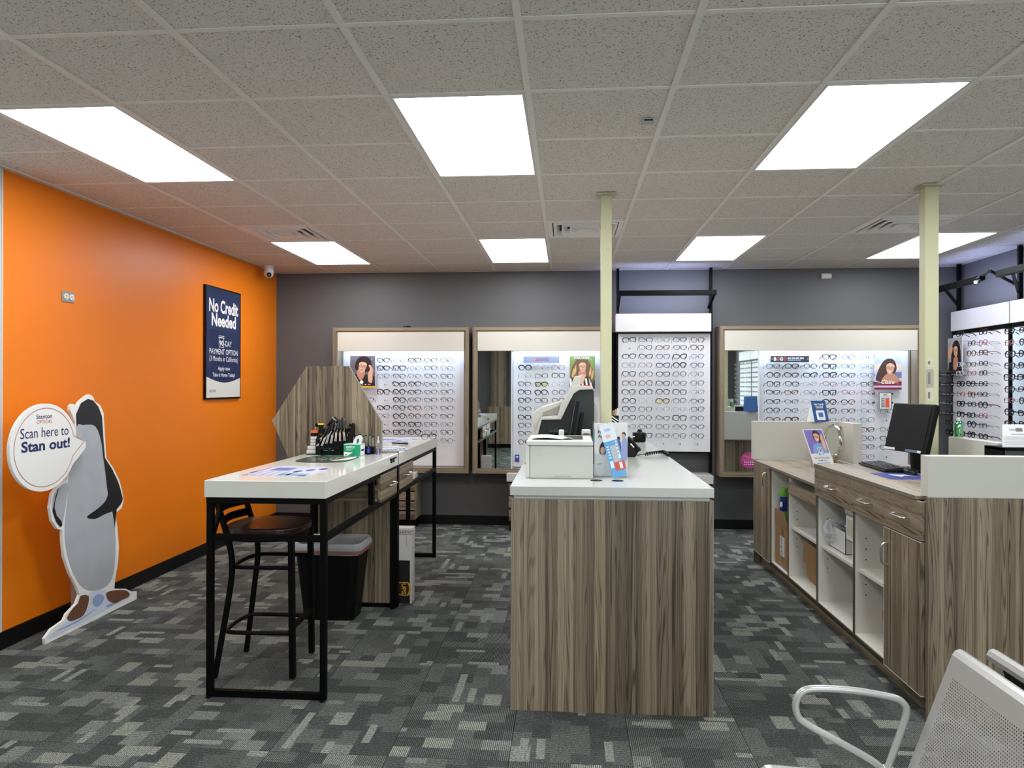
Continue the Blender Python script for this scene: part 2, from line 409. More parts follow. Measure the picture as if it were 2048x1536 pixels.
floor = tag(B('floor', (XL - 0.12, XR + 0.12, YF - 0.12, YB + 0.12, -0.1, -0.006), mat('subfloor', '4a4d4e', 0.95)), kind='structure')
TS = 0.5
tile_me = None
fx0, fy0 = -0.735 - 6 * TS, 3.43 - 3 * TS
for i in range(16):
    for j in range(12):
        x0, y0 = fx0 + i * TS, fy0 + j * TS
        x1, y1 = min(x0 + TS, XR), min(y0 + TS, YB); xa = max(x0, XL)
        if xa >= x1 or y0 >= y1: continue
        cx, cy = x0 + TS / 2, y0 + TS / 2
        full = (x1 - xa > TS - 1e-4) and (y1 - y0 > TS - 1e-4)
        if full and tile_me:
            o = bpy.data.objects.new('carpet_tile', tile_me); COL.objects.link(o)
        else:
            mb = MB().box(xa - cx + 0.0007, x1 - cx - 0.0007, y0 - cy + 0.0007, y1 - cy - 0.0007, -0.006, 0)
            o = build('carpet_tile', mb, CARPET)
            if full: tile_me = o.data
        o.parent = floor; o.location = (cx, cy, 0)
        if full and (i + j) % 2: o.rotation_euler = (0, 0, PI / 2)
near = build('carpet_area', MB().box(XL, XR, YF, fy0, -0.006, 0), CARPET, floor, kind='stuff')

# ceiling grid
GX, GY, G = -0.1713, 2.4489, 0.6096
ceil = tag(B('ceiling', (XL - 0.12, XR + 0.12, YF - 0.12, YB + 0.12, ZC + 0.06, ZC + 0.12), OFFW), kind='structure')
build('plain_area', MB().box(XL, XR, YF, GY - 2 * G, ZC, ZC + 0.02), mat('ceiling_plain', 'e2ded6', 0.9), ceil)
lights = [(-4, 1), (-1, 1), (2, 1), (5, 1), (-4, 6), (-1, 6), (2, 6), (5, 6)]
vents = [(-4, 5), (0, 5), (4, 5)]
taken = {(c, r + k) for c, r in lights for k in (0, 1)} | set(vents)
ctile = None
for c in range(-6, 7):
    for r in range(-2, 9):
        if (c, r) in taken: continue
        x0, y0 = GX + c * G, GY + r * G
        xa, xb, yb = max(x0, XL), min(x0 + G, XR), min(y0 + G, YB)
        if xb - xa < 0.02 or yb - y0 < 0.02: continue
        full = xb - xa > G - 1e-4 and yb - y0 > G - 1e-4
        if full and ctile:
            o = bpy.data.objects.new('ceiling_tile', ctile); COL.objects.link(o)
        else:
            o = build('ceiling_tile', MB().box(xa - x0 + 0.004, xb - x0 - 0.004, 0.004, yb - y0 - 0.004, 0.003, 0.018), CTILE)
            if full: ctile = o.data
        o.parent = ceil; o.location = (x0, y0, ZC)
for c in range(-5, 7):
    x = GX + c * G
    B('grid_bar', (x - 0.013, x + 0.013, GY - 2 * G, YB, ZC - 0.004, ZC + 0.0025), CGRID, ceil)
for r in range(-2, 9):
    y = GY + r * G
    cells = [c for c in range(-6, 7) if not ((c, r) in taken and (c, r - 1) in taken and (c, r) not in vents and (c, r - 1) not in vents)]
    run = []
    for c in cells + [99]:
        if run and c != run[-1] + 1:
            B('grid_bar', (max(GX + run[0] * G, XL), min(GX + (run[-1] + 1) * G, XR), y - 0.012, y + 0.012, ZC - 0.0005, ZC + 0.0025), CGRID, ceil)
            run = []
        run.append(c)
mb = MB().box(XL, XL + 0.022, YF, YB, ZC - 0.004, ZC - 0.001).box(XL, XR, YB - 0.022, YB, ZC - 0.004, ZC - 0.001).box(XR - 0.022, XR, YF, YB, ZC - 0.004, ZC - 0.001)
build('wall_angle', mb, CGRID, ceil)

LL = {(-4, 1): 'large lit ceiling panel nearest the orange wall', (-1, 1): 'large lit ceiling panel between the orange wall side and the cream posts',
      (2, 1): 'large lit ceiling panel in front of the two cream posts', (5, 1): 'lit ceiling panel by the right wall just out of frame',
      (-4, 6): 'small distant lit ceiling panel beside the security camera', (-1, 6): 'small distant lit ceiling panel above the narrow mirror display',
      (2, 6): 'small distant lit ceiling panel between the two cream posts', (5, 6): 'distant lit ceiling panel crossed by the right-hand cream post'}
for (c, r) in lights + [(-4, -4), (-1, -4), (2, -4), (5, -4)]:
    x0, y0 = GX + c * G, GY + r * G
    seen = (c, r) in LL
    t = thing('ceiling_light', LL.get((c, r), 'lit ceiling panel behind the camera'), 'light', (x0 + G / 2, y0 + G, ZC), 'lit ceiling panels')
    if not seen: t['label'] = 'lit ceiling panel behind the viewer, %s from the orange wall' % ORD[(c + 4) // 3]
    a, b_, f = 0.014, 0.026, 0.004
    mb = MB()
    z0, z1 = ZC - f, ZC + 0.012
    mb.box(x0 + a, x0 + G - a, y0 + a, y0 + b_, z0, z1).box(x0 + a, x0 + G - a, y0 + 2 * G - b_, y0 + 2 * G - a, z0, z1)
    mb.box(x0 + a, x0 + b_, y0 + b_, y0 + 2 * G - b_, z0, z1).box(x0 + G - b_, x0 + G - a, y0 + b_, y0 + 2 * G - b_, z0, z1)
    build('frame', mb, mat('light_frame', 'd8d8d4', 0.4), t)
    dm = MB().box(x0 + b_, x0 + G - b_, y0 + b_, y0 + 2 * G - b_, ZC - 0.001, ZC + 0.006, 1); dm.m[0] = 0
    build('diffuser', dm, [GLOW, mat('light_frame', 'd8d8d4', 0.4)], t)
VL = ['square ceiling vent beside the distant panel over the orange wall', 'square ceiling vent half hidden by the thin cream post', 'square ceiling vent beside the thick cream post']
for (c, r), lab in zip(vents, VL):
    x0, y0 = GX + c * G, GY + r * G; cx, cy = x0 + G / 2, y0 + G / 2
    t = thing('ceiling_vent', lab, 'vent', (cx, cy, ZC), 'ceiling air vents')
    VM = mat('vent_paint', 'efede8', 0.4)
    B('backing', (x0 + 0.014, x0 + G - 0.014, y0 + 0.014, y0 + G - 0.014, ZC + 0.04, ZC + 0.045), mat('vent_dark', '1c1a18', 0.8), t)
    mb = MB()
    for a, b_ in ((0.29, 0.255),):
        for sx, sy, ex, ey in ((-a, -a, a, -b_), (-a, b_, a, a), (-a, -b_, -b_, b_), (b_, -b_, a, b_)):
            mb.box(cx + sx, cx + ex, cy + sy, cy + ey, ZC - 0.003, ZC + 0.004)
    build('frame', mb, VM, t)
    for k, (hi, lo) in enumerate(((0.246, 0.206), (0.182, 0.142), (0.118, 0.078), (0.054, 0.0))):
        mb = MB(); zo, zi = ZC - 0.002, ZC + 0.036
        if lo:
            prof_ = ((hi, zo), (lo, zi), (lo - 0.004, zi - 0.002), (hi - 0.016, zo - 0.010), (hi, zo - 0.010))
            vs = [(cx + sx * q, cy + sy * q, z) for q, z in prof_ for sx, sy in ((-1, -1), (1, -1), (1, 1), (-1, 1))]
            fs = []
            for L_ in range(5):
                M_ = (L_ + 1) % 5
                fs += [(L_ * 4 + j, L_ * 4 + (j + 1) % 4, M_ * 4 + (j + 1) % 4, M_ * 4 + j) for j in range(4)]
            mb.add(vs, fs)
        else: mb.box(cx - hi, cx + hi, cy - hi, cy + hi, ZC - 0.012, ZC - 0.006)
        build('louver' if lo else 'centre_plate', mb, VM, t)
t = thing('ceiling_sensor', 'small grey sensor on a ceiling tile', 'sensor', (0.372, 3.434, ZC))
build('body', MB().box(0.345, 0.40, 3.40, 3.45, ZC - 0.016, ZC + 0.003), mat('sensor_grey', 'b4b2ae', 0.5), t, bevel=0.004)
B('slot', (0.352, 0.393, 3.398, 3.404, ZC - 0.013, ZC - 0.006), BLK, t)

t = thing('wood_column', 'wood-clad column unit behind the viewer, reflected in the narrow mirror', 'column', (-1.65, YF + 0.13, 0))
B('shaft', (-1.86, -1.50, YF + 0.001, YF + 0.26, 1.0, 2.55), WV, t); B('lower_cabinet', (-1.95, -1.35, YF + 0.02, YF + 0.36, 0.1, 1.0), WV, t); B('plinth', (-1.93, -1.37, YF + 0.02, YF + 0.33, 0.0, 0.1), BLACKM, t)
# cream posts standing on the counters
def post(name, lab, x0, x1, y0, y1, z0):
    t = thing(name, lab, 'post', ((x0 + x1) / 2, (y0 + y1) / 2, z0))
    build('shaft', MB().box(x0, x1, y0, y1, z0, ZC - 0.012), CREAM, t, bevel=0.003)
    e = 0.022
    build('ceiling_plate', MB().box(x0 - e, x1 + e, y0 - e, y1 + e, ZC - 0.012, ZC - 0.001), mat('plate_paint', 'b8b59c', 0.5), t)
    return t
CT = 1.055
post('support_post', 'thin cream square post rising from the white counter', 0.213, 0.284, 4.71, 4.78, CT)
p2 = post('support_post', 'thick cream square post behind the black monitor', 2.196, 2.278, 4.64, 4.72, 1.017)
f = Fr((2.196, 4.6385, 0), (1, 0, 0), (0, 0, 1)); mb = MB()
for za, zb, m in ((1.64, 1.70, 1), (1.52, 1.63, 2), (1.43, 1.51, 1)):
    f.rect(mb, 0.006, 0.05, za, zb, 0.0, m - 1)
    f.rect(mb, 0.016, 0.03, za + 0.02, zb - 0.02, 0.0006, 2)
build('taped_note', mb, [mat('note_paper', 'c4bea6', 0.7), mat('note_grey', '9f9c90', 0.7), mat('note_ink', '77746a', 0.7)], p2)

# ------------------------------------------------------------------ eyeglasses
FR = {'K': ('black', '0a0a0b', 0.0078), 'm': ('dark', '121214', 0.0064), 'k': ('thin black', '1c1d20', 0.0045), 's': ('silver wire', '77787e', 0.0034),
      'c': ('clear', 'b2b5b9', 0.0044), 't': ('tortoiseshell', '5e3220', 0.0060), 'p': ('pink', '955660', 0.0038), 'g': ('gold-lensed', '16130e', 0.0068),
      'b': ('pale blue', '7fb0d8', 0.0045)}
GM = {}
def lens_outline(shape, sx):
    a, b_, e, cat = ((0.0275, 0.0195, 3.4, 0.0), (0.026, 0.0225, 2.2, 0.0), (0.0285, 0.0185, 2.8, 0.004), (0.0265, 0.021, 4.5, 0.001))[shape]
    n = 16; pts = []
    for j in range(n):
        q = 2 * PI * j / n; c, t = math.cos(q), math.sin(q)
        x = a * math.copysign(abs(c) ** (2 / e), c); z = b_ * math.copysign(abs(t) ** (2 / e), t)
        if z < 0: x *= 1 - 0.13 * (-z / b_)
        z += cat * (x / a) * (1 if z > 0 else 0.3)
        pts.append((sx * (x + 0.0355), z))
    return pts if sx > 0 else pts[::-1]
def glasses_parts(st, shape):
    if (st, shape) in GM: return GM[(st, shape)]
    nm, col, t = FR[st]
    m = mat('frame_' + nm.replace(' ', '_'), col, 0.25, metal=0.8 if st == 's' else 0.0, alpha=1.0)
    mb = MB()
    for sx in (-1, 1):
        P = lens_outline(shape, sx); n = len(P)
        cx = sum(p[0] for p in P) / n; cz = sum(p[1] for p in P) / n
        vs = []
        for x, z in P:
            tt = t * (1.35 if z > 0.004 else 0.75)
            d = Vector((x - cx, z - cz)); d.normalize()
            vs += [(x, -0.002, z), (x + d.x * tt, -0.002, z + d.y * tt), (x + d.x * tt, 0.003, z + d.y * tt), (x, 0.003, z)]
        fs = []
        for j in range(n):
            k = (j + 1) % n
            for q in range(4): fs.append((4 * j + q, 4 * j + (q + 1) % 4, 4 * k + (q + 1) % 4, 4 * k + q))
        mb.add(vs, fs)
    mb.box(-0.011, 0.011, -0.003, 0.003, 0.002, 0.002 + max(t, 0.0035))
    for sx in (-1, 1):
        a, b_ = sorted((sx * 0.062, sx * 0.0705)); mb.box(a, b_, -0.002, 0.006, 0.004, 0.004 + max(t * 1.5, 0.004))
    def me_of(name, mb, mm, sm=False):
        me = bpy.data.meshes.new(name); me.from_pydata([tuple(v) for v in mb.v], [], mb.f); me.materials.append(mm); me.update(); return me
    rim = me_of('eyeglasses', mb, m)
    tmp = []
    for sx in (-1, 1):
        q = MB(); h = max(t * 0.55, 0.0016)
        q.tube([(sx * 0.069, 0.003, 0.007), (sx * 0.0695, 0.05, 0.006), (sx * 0.068, 0.085, 0.004), (sx * 0.064, 0.118, -0.016)], h, 4)
        tmp.append(me_of('temple', q, m))
    ln = []
    for sx in (-1, 1):
        q = MB(); P = lens_outline(shape, sx); q.add([(x, 0.0005, z) for x, z in P], [tuple(range(len(P)))])
        ln.append(me_of('lens', q, GOLDLENS if st == 'g' else LENS))
    GM[(st, shape)] = (rim, tmp, ln)
    return GM[(st, shape)]
NG = 0
def eyeglasses(loc, rot, st, label, group, shape=None):
    global NG
    shape = random.randrange(4) if shape is None else shape
    rim, tmp, ln = glasses_parts(st, shape)
    r = bpy.data.objects.new('eyeglasses', rim); COL.objects.link(r)
    r.location = loc; r.rotation_euler = rot
    tag(r, label, 'eyeglasses', group)
    for nm, L_ in (('temple', tmp), ('lens', ln)):
        for me in L_:
            c = bpy.data.objects.new(nm, me); COL.objects.link(c); c.parent = r
    NG += 1
    return r

def pegs(mb, p, d, n=6):
    """a clear nose rod from the board to the bridge"""
    mb.rod(p, p + Vector(d), 0.0028, n)

# ------------------------------------------------------------------ framed displays on the back wall
def mitred(mb, x0, x1, z0, z1, wd, ya, yb, side, m=0):
    a, b_, c, d = (x0, z0), (x1, z0), (x1, z1), (x0, z1)
    A, B_, C, D = (x0 + wd, z0 + wd), (x1 - wd, z0 + wd), (x1 - wd, z1 - wd), (x0 + wd, z1 - wd)
    P = {'top': [d, c, C, D], 'bottom': [a, b_, B_, A], 'left': [a, A, D, d], 'right': [b_, c, C, B_]}[side]
    mb.prism(P, 1, ya, yb, m)
def led(parent, x0, x1, y, z):
    B('led_strip', (x0, x1, y, y + 0.02, z, z + 0.008), STRIP, parent)
def framed(name, lab, x0, x1, z0, z1, mirror, bx0, bx1):
    yf = 7.60
    t = thing(name, lab, 'display', ((x0 + x1) / 2, YB, z0))
    for side in ('top', 'bottom', 'left', 'right'):
        mb = MB(); mitred(mb, x0, x1, z0, z1, 0.036, yf, YB - 0.001, side)
        e = 0.036; mitred(mb, x0 + e, x1 - e, z0 + e, z1 - e, 0.016, yf + 0.014, yf + 0.15, side)
        build('frame_rail', mb, WTX if side in ('top', 'bottom') else WTV, t)
    i = 0.052
    ix0, ix1 = x0 + i, x1 - i
    build('header', MB().box(ix0, ix1, yf + 0.004, yf + 0.03, 1.888, z1 - 0.05), HEADER, t, bevel=0.002)
    B('header_top', (ix0, ix1, yf + 0.03, 7.80, 1.94, 1.96), WHITE2, t)
    led(t, bx0 + 0.01, bx1 - 0.01, yf + 0.045, 1.915)
    B('display_board', (bx0, bx1, 7.80, 7.815, z0 + i, 1.94), BOARD, t)
    mb = MB().box(ix0, ix0 + 0.006, yf + 0.16, 7.80, z0 + i, 1.94).box(ix1 - 0.006, ix1, yf + 0.16, 7.80, z0 + i, 1.94)
    build('inner_side', mb, WTV, t)
    if mirror:
        B('mirror_panel', (ix0 + 0.001, mirror, yf + 0.018, yf + 0.024, z0 + i, 1.885), MIRROR, t)
        B('mirror_edge', (mirror, mirror + 0.012, yf + 0.016, 7.80, z0 + i, 1.885), mat('aluminium_edge', 'c9ccce', 0.4), t)
    return t
dA = framed('display_case', 'wood-framed eyeglass display with dark-haired woman poster', -2.518, -1.046, 0.592, 2.14, None, -2.463, -1.101)
dB = framed('display_case', 'wood-framed display with a narrow mirror and blonde woman poster', -1.003, 0.42, 0.592, 2.14, -0.596, -0.584, 0.365)
dD = framed('display_case', 'widest wood-framed display with mirror and smiling woman poster', 1.562, 3.579, 0.586, 2.143, 1.955, 1.967, 3.525)

def rows(display, parent, xs, zs, grid, yg, yb, group):
    pm = MB()
    for r, line in enumerate(grid):
        for c, st in enumerate(line):
            p = Vector((xs[c], yg + 0.002, zs[r] + 0.004))
            if st == '_' : continue
            if st == '.':
                pm.rod((p.x + 0.01, yb, p.z - 0.01), (p.x + 0.01, yg + 0.03, p.z - 0.006), 0.003, 5, m=0)
                pm.box(p.x + 0.006, p.x + 0.014, yg + 0.025, yg + 0.032, p.z - 0.014, p.z - 0.002, 1)
                continue
            pm.rod((p.x, yb, p.z - 0.012), (p.x, yg + 0.004, p.z - 0.004), 0.0026, 5, m=0)
            pm.box(p.x + 0.008, p.x + 0.016, yg + 0.012, yg + 0.018, p.z - 0.016, p.z - 0.004, 1)
            eyeglasses((xs[c] + random.uniform(-.003, .003), yg, zs[r] + random.uniform(-.002, .002)),
                       (random.uniform(-.12, .02), random.uniform(-.05, .05), random.uniform(-.1, .06)), st,
                       '%s eyeglasses, %s in %s row of %s' % (FR[st][0], ORD[c], ORD[r], display), group)
    build('nose_pegs', pm, [mat('peg_clear', 'c8cacd', 0.2), DARK], parent, kind='stuff')

A_x = [-2.154, -1.98, -1.807, -1.638, -1.465, -1.29]
Z10 = [1.79, 1.705, 1.619, 1.533, 1.449, 1.364, 1.277, 1.19, 1.101, 1.017, 0.93]
rows('display with dark-haired woman poster', dA, A_x, Z10,
     ['_mcmks', '_KKcks', '_skskk', '_.Kmks', '_KKmkk', 'k.Kkkk', 'sKmtsk', '_sKtkk', '_.KKks', '_mKKsk', '____ks'], 7.66, 7.80, 'eyeglasses beside the dark-haired woman poster')
B_x = [-0.455, -0.281, -0.099]
ZB = [1.712, 1.626, 1.536, 1.449, 1.363, 1.273, 1.186, 1.1, 1.014, 0.924]
rows('display with blonde woman poster', dB, B_x, ZB, ['Kcp', 'ckm', 'kgc', 'mKk', 'mkk', 'kc_', 'm__', 'k__', 'k__', 'k__'], 7.66, 7.80, 'eyeglasses beside the blonde woman poster')
D_x = [2.118, 2.303, 2.489, 2.682, 2.868, 3.06, 3.251]
ZD = [1.82, 1.725, 1.634, 1.543, 1.455, 1.359, 1.268, 1.174, 1.077, 0.987, 0.898, 0.801]
rows('display with smiling woman poster', dD, D_x, ZD,
     ['___Kss_', 'kKkKsc_', 'KKKKts_', 'mmcpsk_', 'mtsKpp_', 'mkcKts_', 'mkcmkss', 'tKcsss.', '_____ts', '_____kk', '_____kk', '_____s.'], 7.66, 7.80, 'eyeglasses beside the smiling woman poster')

t = thing('cable_outlet', 'small black domed cap on top of the first wood-framed display', 'cap', (-1.72, 7.70, 2.14))
build('dome', MB().lathe([(.045, 0), (.042, .012), (.025, .02)], (-1.72, 7.66, 2.14), 16), BLACKP, t, smooth=True); build('cable', MB().tube(smooth_path([(-1.72, 7.70, 2.148), (-1.70, 7.78, 2.146), (-1.69, 7.86, 2.15)], 3), .005, 6), BLACKP, t)
# posters on the displays
SKIN = mat('print_skin', 'd9a887', 0.4); SKIN2 = mat('print_skin_shade', 'b98468', 0.4)
def face(mb, fr, x, y, s, rot=0.0, ms=(0, 1, 2, 3), d=0.0012):
    """head print: skin, shade, dark, lip material slots"""
    c, t = math.cos(rot), math.sin(rot)
    R = lambda a, b_: (x + (a * c - b_ * t) * s, y + (a * t + b_ * c) * s)
    fr.poly(mb, [R(a, b_) for a, b_ in smooth2([(-.5, .55), (0, .78), (.5, .55), (.52, .05), (.36, -.5), (0, -.78), (-.36, -.5), (-.52, .05)], 3)], d, ms[0])
    for q in (-1, 1):
        px, py = R(q * .24, .12); fr.ell(mb, px, py, .09 * s, .045 * s, d + .0003, ms[2], 10, rot)
        px, py = R(q * .25, .27); fr.ell(mb, px, py, .14 * s, .03 * s, d + .0003, ms[2], 10, rot)
        px, py = R(q * .26, .10); fr.ring(mb, px, py, .22 * s, .19 * s, .035 * s, d + .0006, ms[2])
    fr.poly(mb, [R(-.02, .1), R(-.09, -.17), R(.09, -.17), R(.05, .1)], d + .0003, ms[1])
    px, py = R(0, -.40); fr.ell(mb, px, py, .19 * s, .065 * s, d + .0003, ms[3], 12, rot)
def poster_board(name, lab, x0, x1, z0, z1, y, cat='poster'):
    t = thing(name, lab, cat, ((x0 + x1) / 2, y, z0))
    B('backing', (x0, x1, y, y + 0.006, z0, z1), WPRINT, t)
    mb = MB()
    for px in (x0 + 0.04, x1 - 0.04):
        for pz in (z0 + 0.06, z1 - 0.04): mb.rod((px, y - 0.004, pz), (px, 7.80, pz), 0.005, 8)
    build('standoff', mb, STEEL, t)
    return t, Fr((x0, y - 0.0006, z0), (1, 0, 0), (0, 0, 1)), x1 - x0, z1 - z0
# A: dark-haired woman
t, f, W, H = poster_board('display_poster', 'poster of a dark-haired woman touching her glasses', -2.362, -2.085, 1.492, 1.842, 7.72)
mb = MB(); k = W / 10
f.rect(mb, 0, W, 0.022, H, 0, 0)
f.poly(mb, smooth2([(1.9 * k, 8.2 * k), (3 * k, 11.5 * k), (5.5 * k, 12.5 * k), (8 * k, 11.3 * k), (8.6 * k, 8.6 * k), (7.5 * k, 6.4 * k), (3.2 * k, 6.6 * k)]), .0004, 1)
f.poly(mb, [(1.2 * k, 0.8 * k), (1.5 * k, 5 * k), (3 * k, 6 * k), (6.6 * k, 5.2 * k), (9.7 * k, 4.6 * k), (9.9 * k, .8 * k)], .0005, 2)
f.poly(mb, smooth2([(2.6 * k, 5.6 * k), (3.6 * k, 7.5 * k), (5.8 * k, 6.8 * k), (5.6 * k, 4.6 * k), (4.2 * k, 2.9 * k)]), .0008, 4)
face(mb, f, 4.9 * k, 8.2 * k, 2.9 * k, -0.25, (3, 4, 1, 5))
f.poly(mb, smooth2([(3.0 * k, 9.4 * k), (4.0 * k, 11.4 * k), (6.5 * k, 11.2 * k), (7.4 * k, 9.0 * k), (6.2 * k, 10 * k), (4.4 * k, 10.2 * k)]), .0022, 1)
f.poly(mb, smooth2([(7.4 * k, 2.4 * k), (7.2 * k, 5.6 * k), (8.0 * k, 7.4 * k), (7.4 * k, 8.8 * k), (8.2 * k, 8.9 * k), (9.2 * k, 7.2 * k), (9.0 * k, 5.4 * k), (8.8 * k, 2.4 * k)]), .0024, 3)
f.ell(mb, 4.6 * k, 2.3 * k, .7 * k, .7 * k, .0012, 6)
f.rect(mb, 0, W, 0, 0.022, 0, 7)
write(mb, f, 'D Y L A N', 5 * k, 1.35 * k, 6.2 * k, 0.5 * k, .0026, 6)
build('print', mb, [mat('print_plum', '6a6068', 0.4), mat('print_darkhair', '271a1a', 0.4), mat('print_blackcoat', '1f1716', 0.4), SKIN, SKIN2, mat('print_lip', '9c4a42', 0.4), WPRINT, mat('print_amber', 'd9a53c', 0.4)], t)
# B: blonde woman
t, f, W, H = poster_board('display_poster', 'poster of a long-haired blonde woman on green background', 0.02, 0.29, 1.490, 1.836, 7.72)
mb = MB(); k = W / 10
f.rect(mb, 0, W, 0, H, 0, 0)
f.poly(mb, [(0, 0), (0, 4.2 * k), (3 * k, 6.2 * k), (7 * k, 6 * k), (9.9 * k, 3.2 * k), (9.9 * k, 0)], .0003, 2)
for q in range(6): f.poly(mb, [(q * 1.6 * k + .3 * k, 0), (q * 1.5 * k, 4 * k), (q * 1.5 * k + .7 * k, 4.1 * k), (q * 1.6 * k + 1.0 * k, 0)], .0006, 6)
f.poly(mb, smooth2([(.2 * k, 5.2 * k), (1.4 * k, 9.4 * k), (3.6 * k, 12.0 * k), (6.4 * k, 12.0 * k), (8.2 * k, 9.5 * k), (9.7 * k, 4.8 * k), (8.6 * k, 2.0 * k), (6.8 * k, 5 * k), (3 * k, 5 * k), (1.5 * k, 4.4 * k)]), .0009, 1)
for a, b_ in ((1.2, 5.6), (2.0, 6.8), (7.9, 6.2), (8.7, 4.9)):
    f.poly(mb, smooth2([(a * k, (b_ - 1.4) * k), ((a - .3) * k, b_ * k), ((a + .5) * k, (b_ + 2.6) * k), ((a + .6) * k, b_ * k)]), .0012, 7)
f.poly(mb, smooth2([(3.6 * k, 4.8 * k), (3.8 * k, 7 * k), (6.2 * k, 7 * k), (6 * k, 4.6 * k)]), .0014, 4)
face(mb, f, 5.1 * k, 8.4 * k, 2.5 * k, 0.05, (3, 4, 5, 8), .0018)
f.poly(mb, smooth2([(4.0 * k, 2.0 * k), (3.9 * k, 4.4 * k), (4.6 * k, 5.7 * k), (6.4 * k, 5.4 * k), (6 * k, 4.2 * k), (5.2 * k, 2.0 * k)]), .0030, 3)
f.rect(mb, 2.6 * k, 8.2 * k, .7 * k, 1.4 * k, .0034, 9)
write(mb, f, 'MAXIM.', 5 * k, 12.0 * k, 6.2 * k, .85 * k, .0036, 6, bold=0.01)
build('print', mb, [mat('print_green', '7d8f4c', 0.4), mat('print_brownhair', '6d4f35', 0.4), mat('print_darkcloth', '26242a', 0.4), SKIN, SKIN2, mat('print_browndark', '3a2a26', 0.4), WPRINT, mat('print_blondehair', 'cfa66d', 0.4), mat('print_lip', '9c4a42', 0.4), mat('print_redband', 'd8523c', 0.4)], t)
# D: smiling woman
t, f, W, H = poster_board('display_poster', 'poster of a smiling woman in round glasses and red top', 3.149, 3.422, 1.488, 1.834, 7.72)
mb = MB(); k = W / 10
f.rect(mb, 0, W, 0, H, 0, 0); f.rect(mb, 0, W, 7.2 * k, 9.6 * k, .0003, 7); f.rect(mb, 6.8 * k, W, 4.4 * k, 6.6 * k, .0004, 8)
f.poly(mb, smooth2([(.6 * k, 4.4 * k), (2 * k, 8.5 * k), (4.2 * k, 11.4 * k), (6.9 * k, 11.4 * k), (8.1 * k, 9 * k), (7.6 * k, 6.4 * k), (4 * k, 3 * k), (1.2 * k, 3.2 * k)]), .0006, 1)
f.poly(mb, [(0, 0), (0, 3.1 * k), (3 * k, 2.4 * k), (7.4 * k, 2.5 * k), (W, 3.3 * k), (W, 0)], .0009, 2)
f.poly(mb, smooth2([(2.6 * k, 3.0 * k), (4.6 * k, 6 * k), (7.1 * k, 6 * k), (9.4 * k, 3.3 * k), (6 * k, 2.2 * k)]), .0012, 4)
face(mb, f, 5.8 * k, 7.9 * k, 2.7 * k, -0.12, (3, 4, 5, 6), .0018)
f.rect(mb, 0, W, 0.8 * k, 1.5 * k, .0022, 9)
write(mb, f, 'Claire', 5.0 * k, 2.9 * k, 4.8 * k, 1.5 * k, .0028, 6, shear=0.35)
build('print', mb, [mat('print_dusk', 'b9c0dc', 0.4), mat('print_darkhair2', '4a3228', 0.4), mat('print_maroon', '7c2636', 0.4), SKIN, SKIN2, mat('print_browndark', '3a2a26', 0.4), WPRINT, mat('print_peach', 'e3c7b4', 0.4), mat('print_slate', '6b7398', 0.4), mat('print_lilac', 'd6b3d6', 0.4)], t)
# price sheet in D
t = thing('price_sheet', 'black-bordered price sheet with orange column under smiling woman poster', 'sign', (3.26, 7.72, 1.285))
B('sheet', (3.197, 3.325, 7.72, 7.724, 1.285, 1.458), PAPER, t)
f = Fr((3.197, 7.7194, 1.285), (1, 0, 0), (0, 0, 1)); mb = MB()
f.slab(mb, [(0, 0), (.128, 0), (.128, .005), (0, .005)], 0, .001, 0); f.slab(mb, [(0, .168), (.128, .168), (.128, .173), (0, .173)], 0, .001, 0)
f.slab(mb, [(0, 0), (.005, 0), (.005, .173), (0, .173)], 0, .001, 0); f.slab(mb, [(.123, 0), (.128, 0), (.128, .173), (.123, .173)], 0, .001, 0)
f.rect(mb, .064, .104, .02, .118, .0004, 1)
for q in range(6): f.rect(mb, .022, .058, .022 + q * .0165, .033 + q * .0165, .0004, 2)
f.rect(mb, .045, .083, .145, .155, .0004, 2); f.rect(mb, .03, .1, .127, .131, .0004, 2)
build('print', mb, [BLK, mat('print_orange', 'd9562a', 0.5), mat('print_greyline', '77777a', 0.5)], t)
mb = MB()
for px in (3.17, 3.352):
    for pz in (1.445, 1.352): mb.rod((px, 7.765, pz), (px, 7.80, pz), 0.008, 8)
build('black_pegs', mb, BLACKP, dD)
# SWISS sign, BOGO sign
t = thing('brand_sign', 'clear acrylic strip sign with red cross lettering', 'sign', (-0.28, 7.72, 1.766))
B('plate', (-0.472, -0.09, 7.72, 7.725, 1.764, 1.833), mat('frosted_strip', '8a90a2', 0.3), t)
f = Fr((-0.472, 7.7194, 1.764), (1, 0, 0), (0, 0, 1)); mb = MB()
write(mb, f, 'SWISS', .205, .036, .13, .036, .0005, 0)
f.poly(mb, rrect(.105, .135, .018, .048, .006), .0005, 1)
f.rect(mb, .117, .123, .024, .042, .001, 2); f.rect(mb, .111, .129, .030, .036, .001, 2)
build('lettering', mb, [mat('print_swissred', '8f3a4a', 0.5), mat('print_crossred', 'd23c3c', 0.5), WPRINT], t)
mb = MB()
for px in (-0.455, -0.107): mb.rod((px, 7.714, 1.795), (px, 7.80, 1.795), 0.006, 8)
build('standoff', mb, STEEL, t)
t = thing('offer_sign', 'dark strip sign advertising buy one get one', 'sign', (2.30, 7.72, 1.77))
B('plate', (2.108, 2.497, 7.72, 7.726, 1.77, 1.836), mat('print_charcoal', '2b2b36', 0.3), t)
f = Fr((2.108, 7.7194, 1.77), (1, 0, 0), (0, 0, 1)); mb = MB()
write(mb, f, 'B', .045, .034, .024, .036, .0005, 0, bold=0.03); write(mb, f, 'O', .075, .034, .031, .036, .0005, 1, bold=0.03)
write(mb, f, 'G', .109, .034, .029, .036, .0005, 0, bold=0.03); write(mb, f, 'O', .144, .034, .031, .036, .0005, 1, bold=0.03)
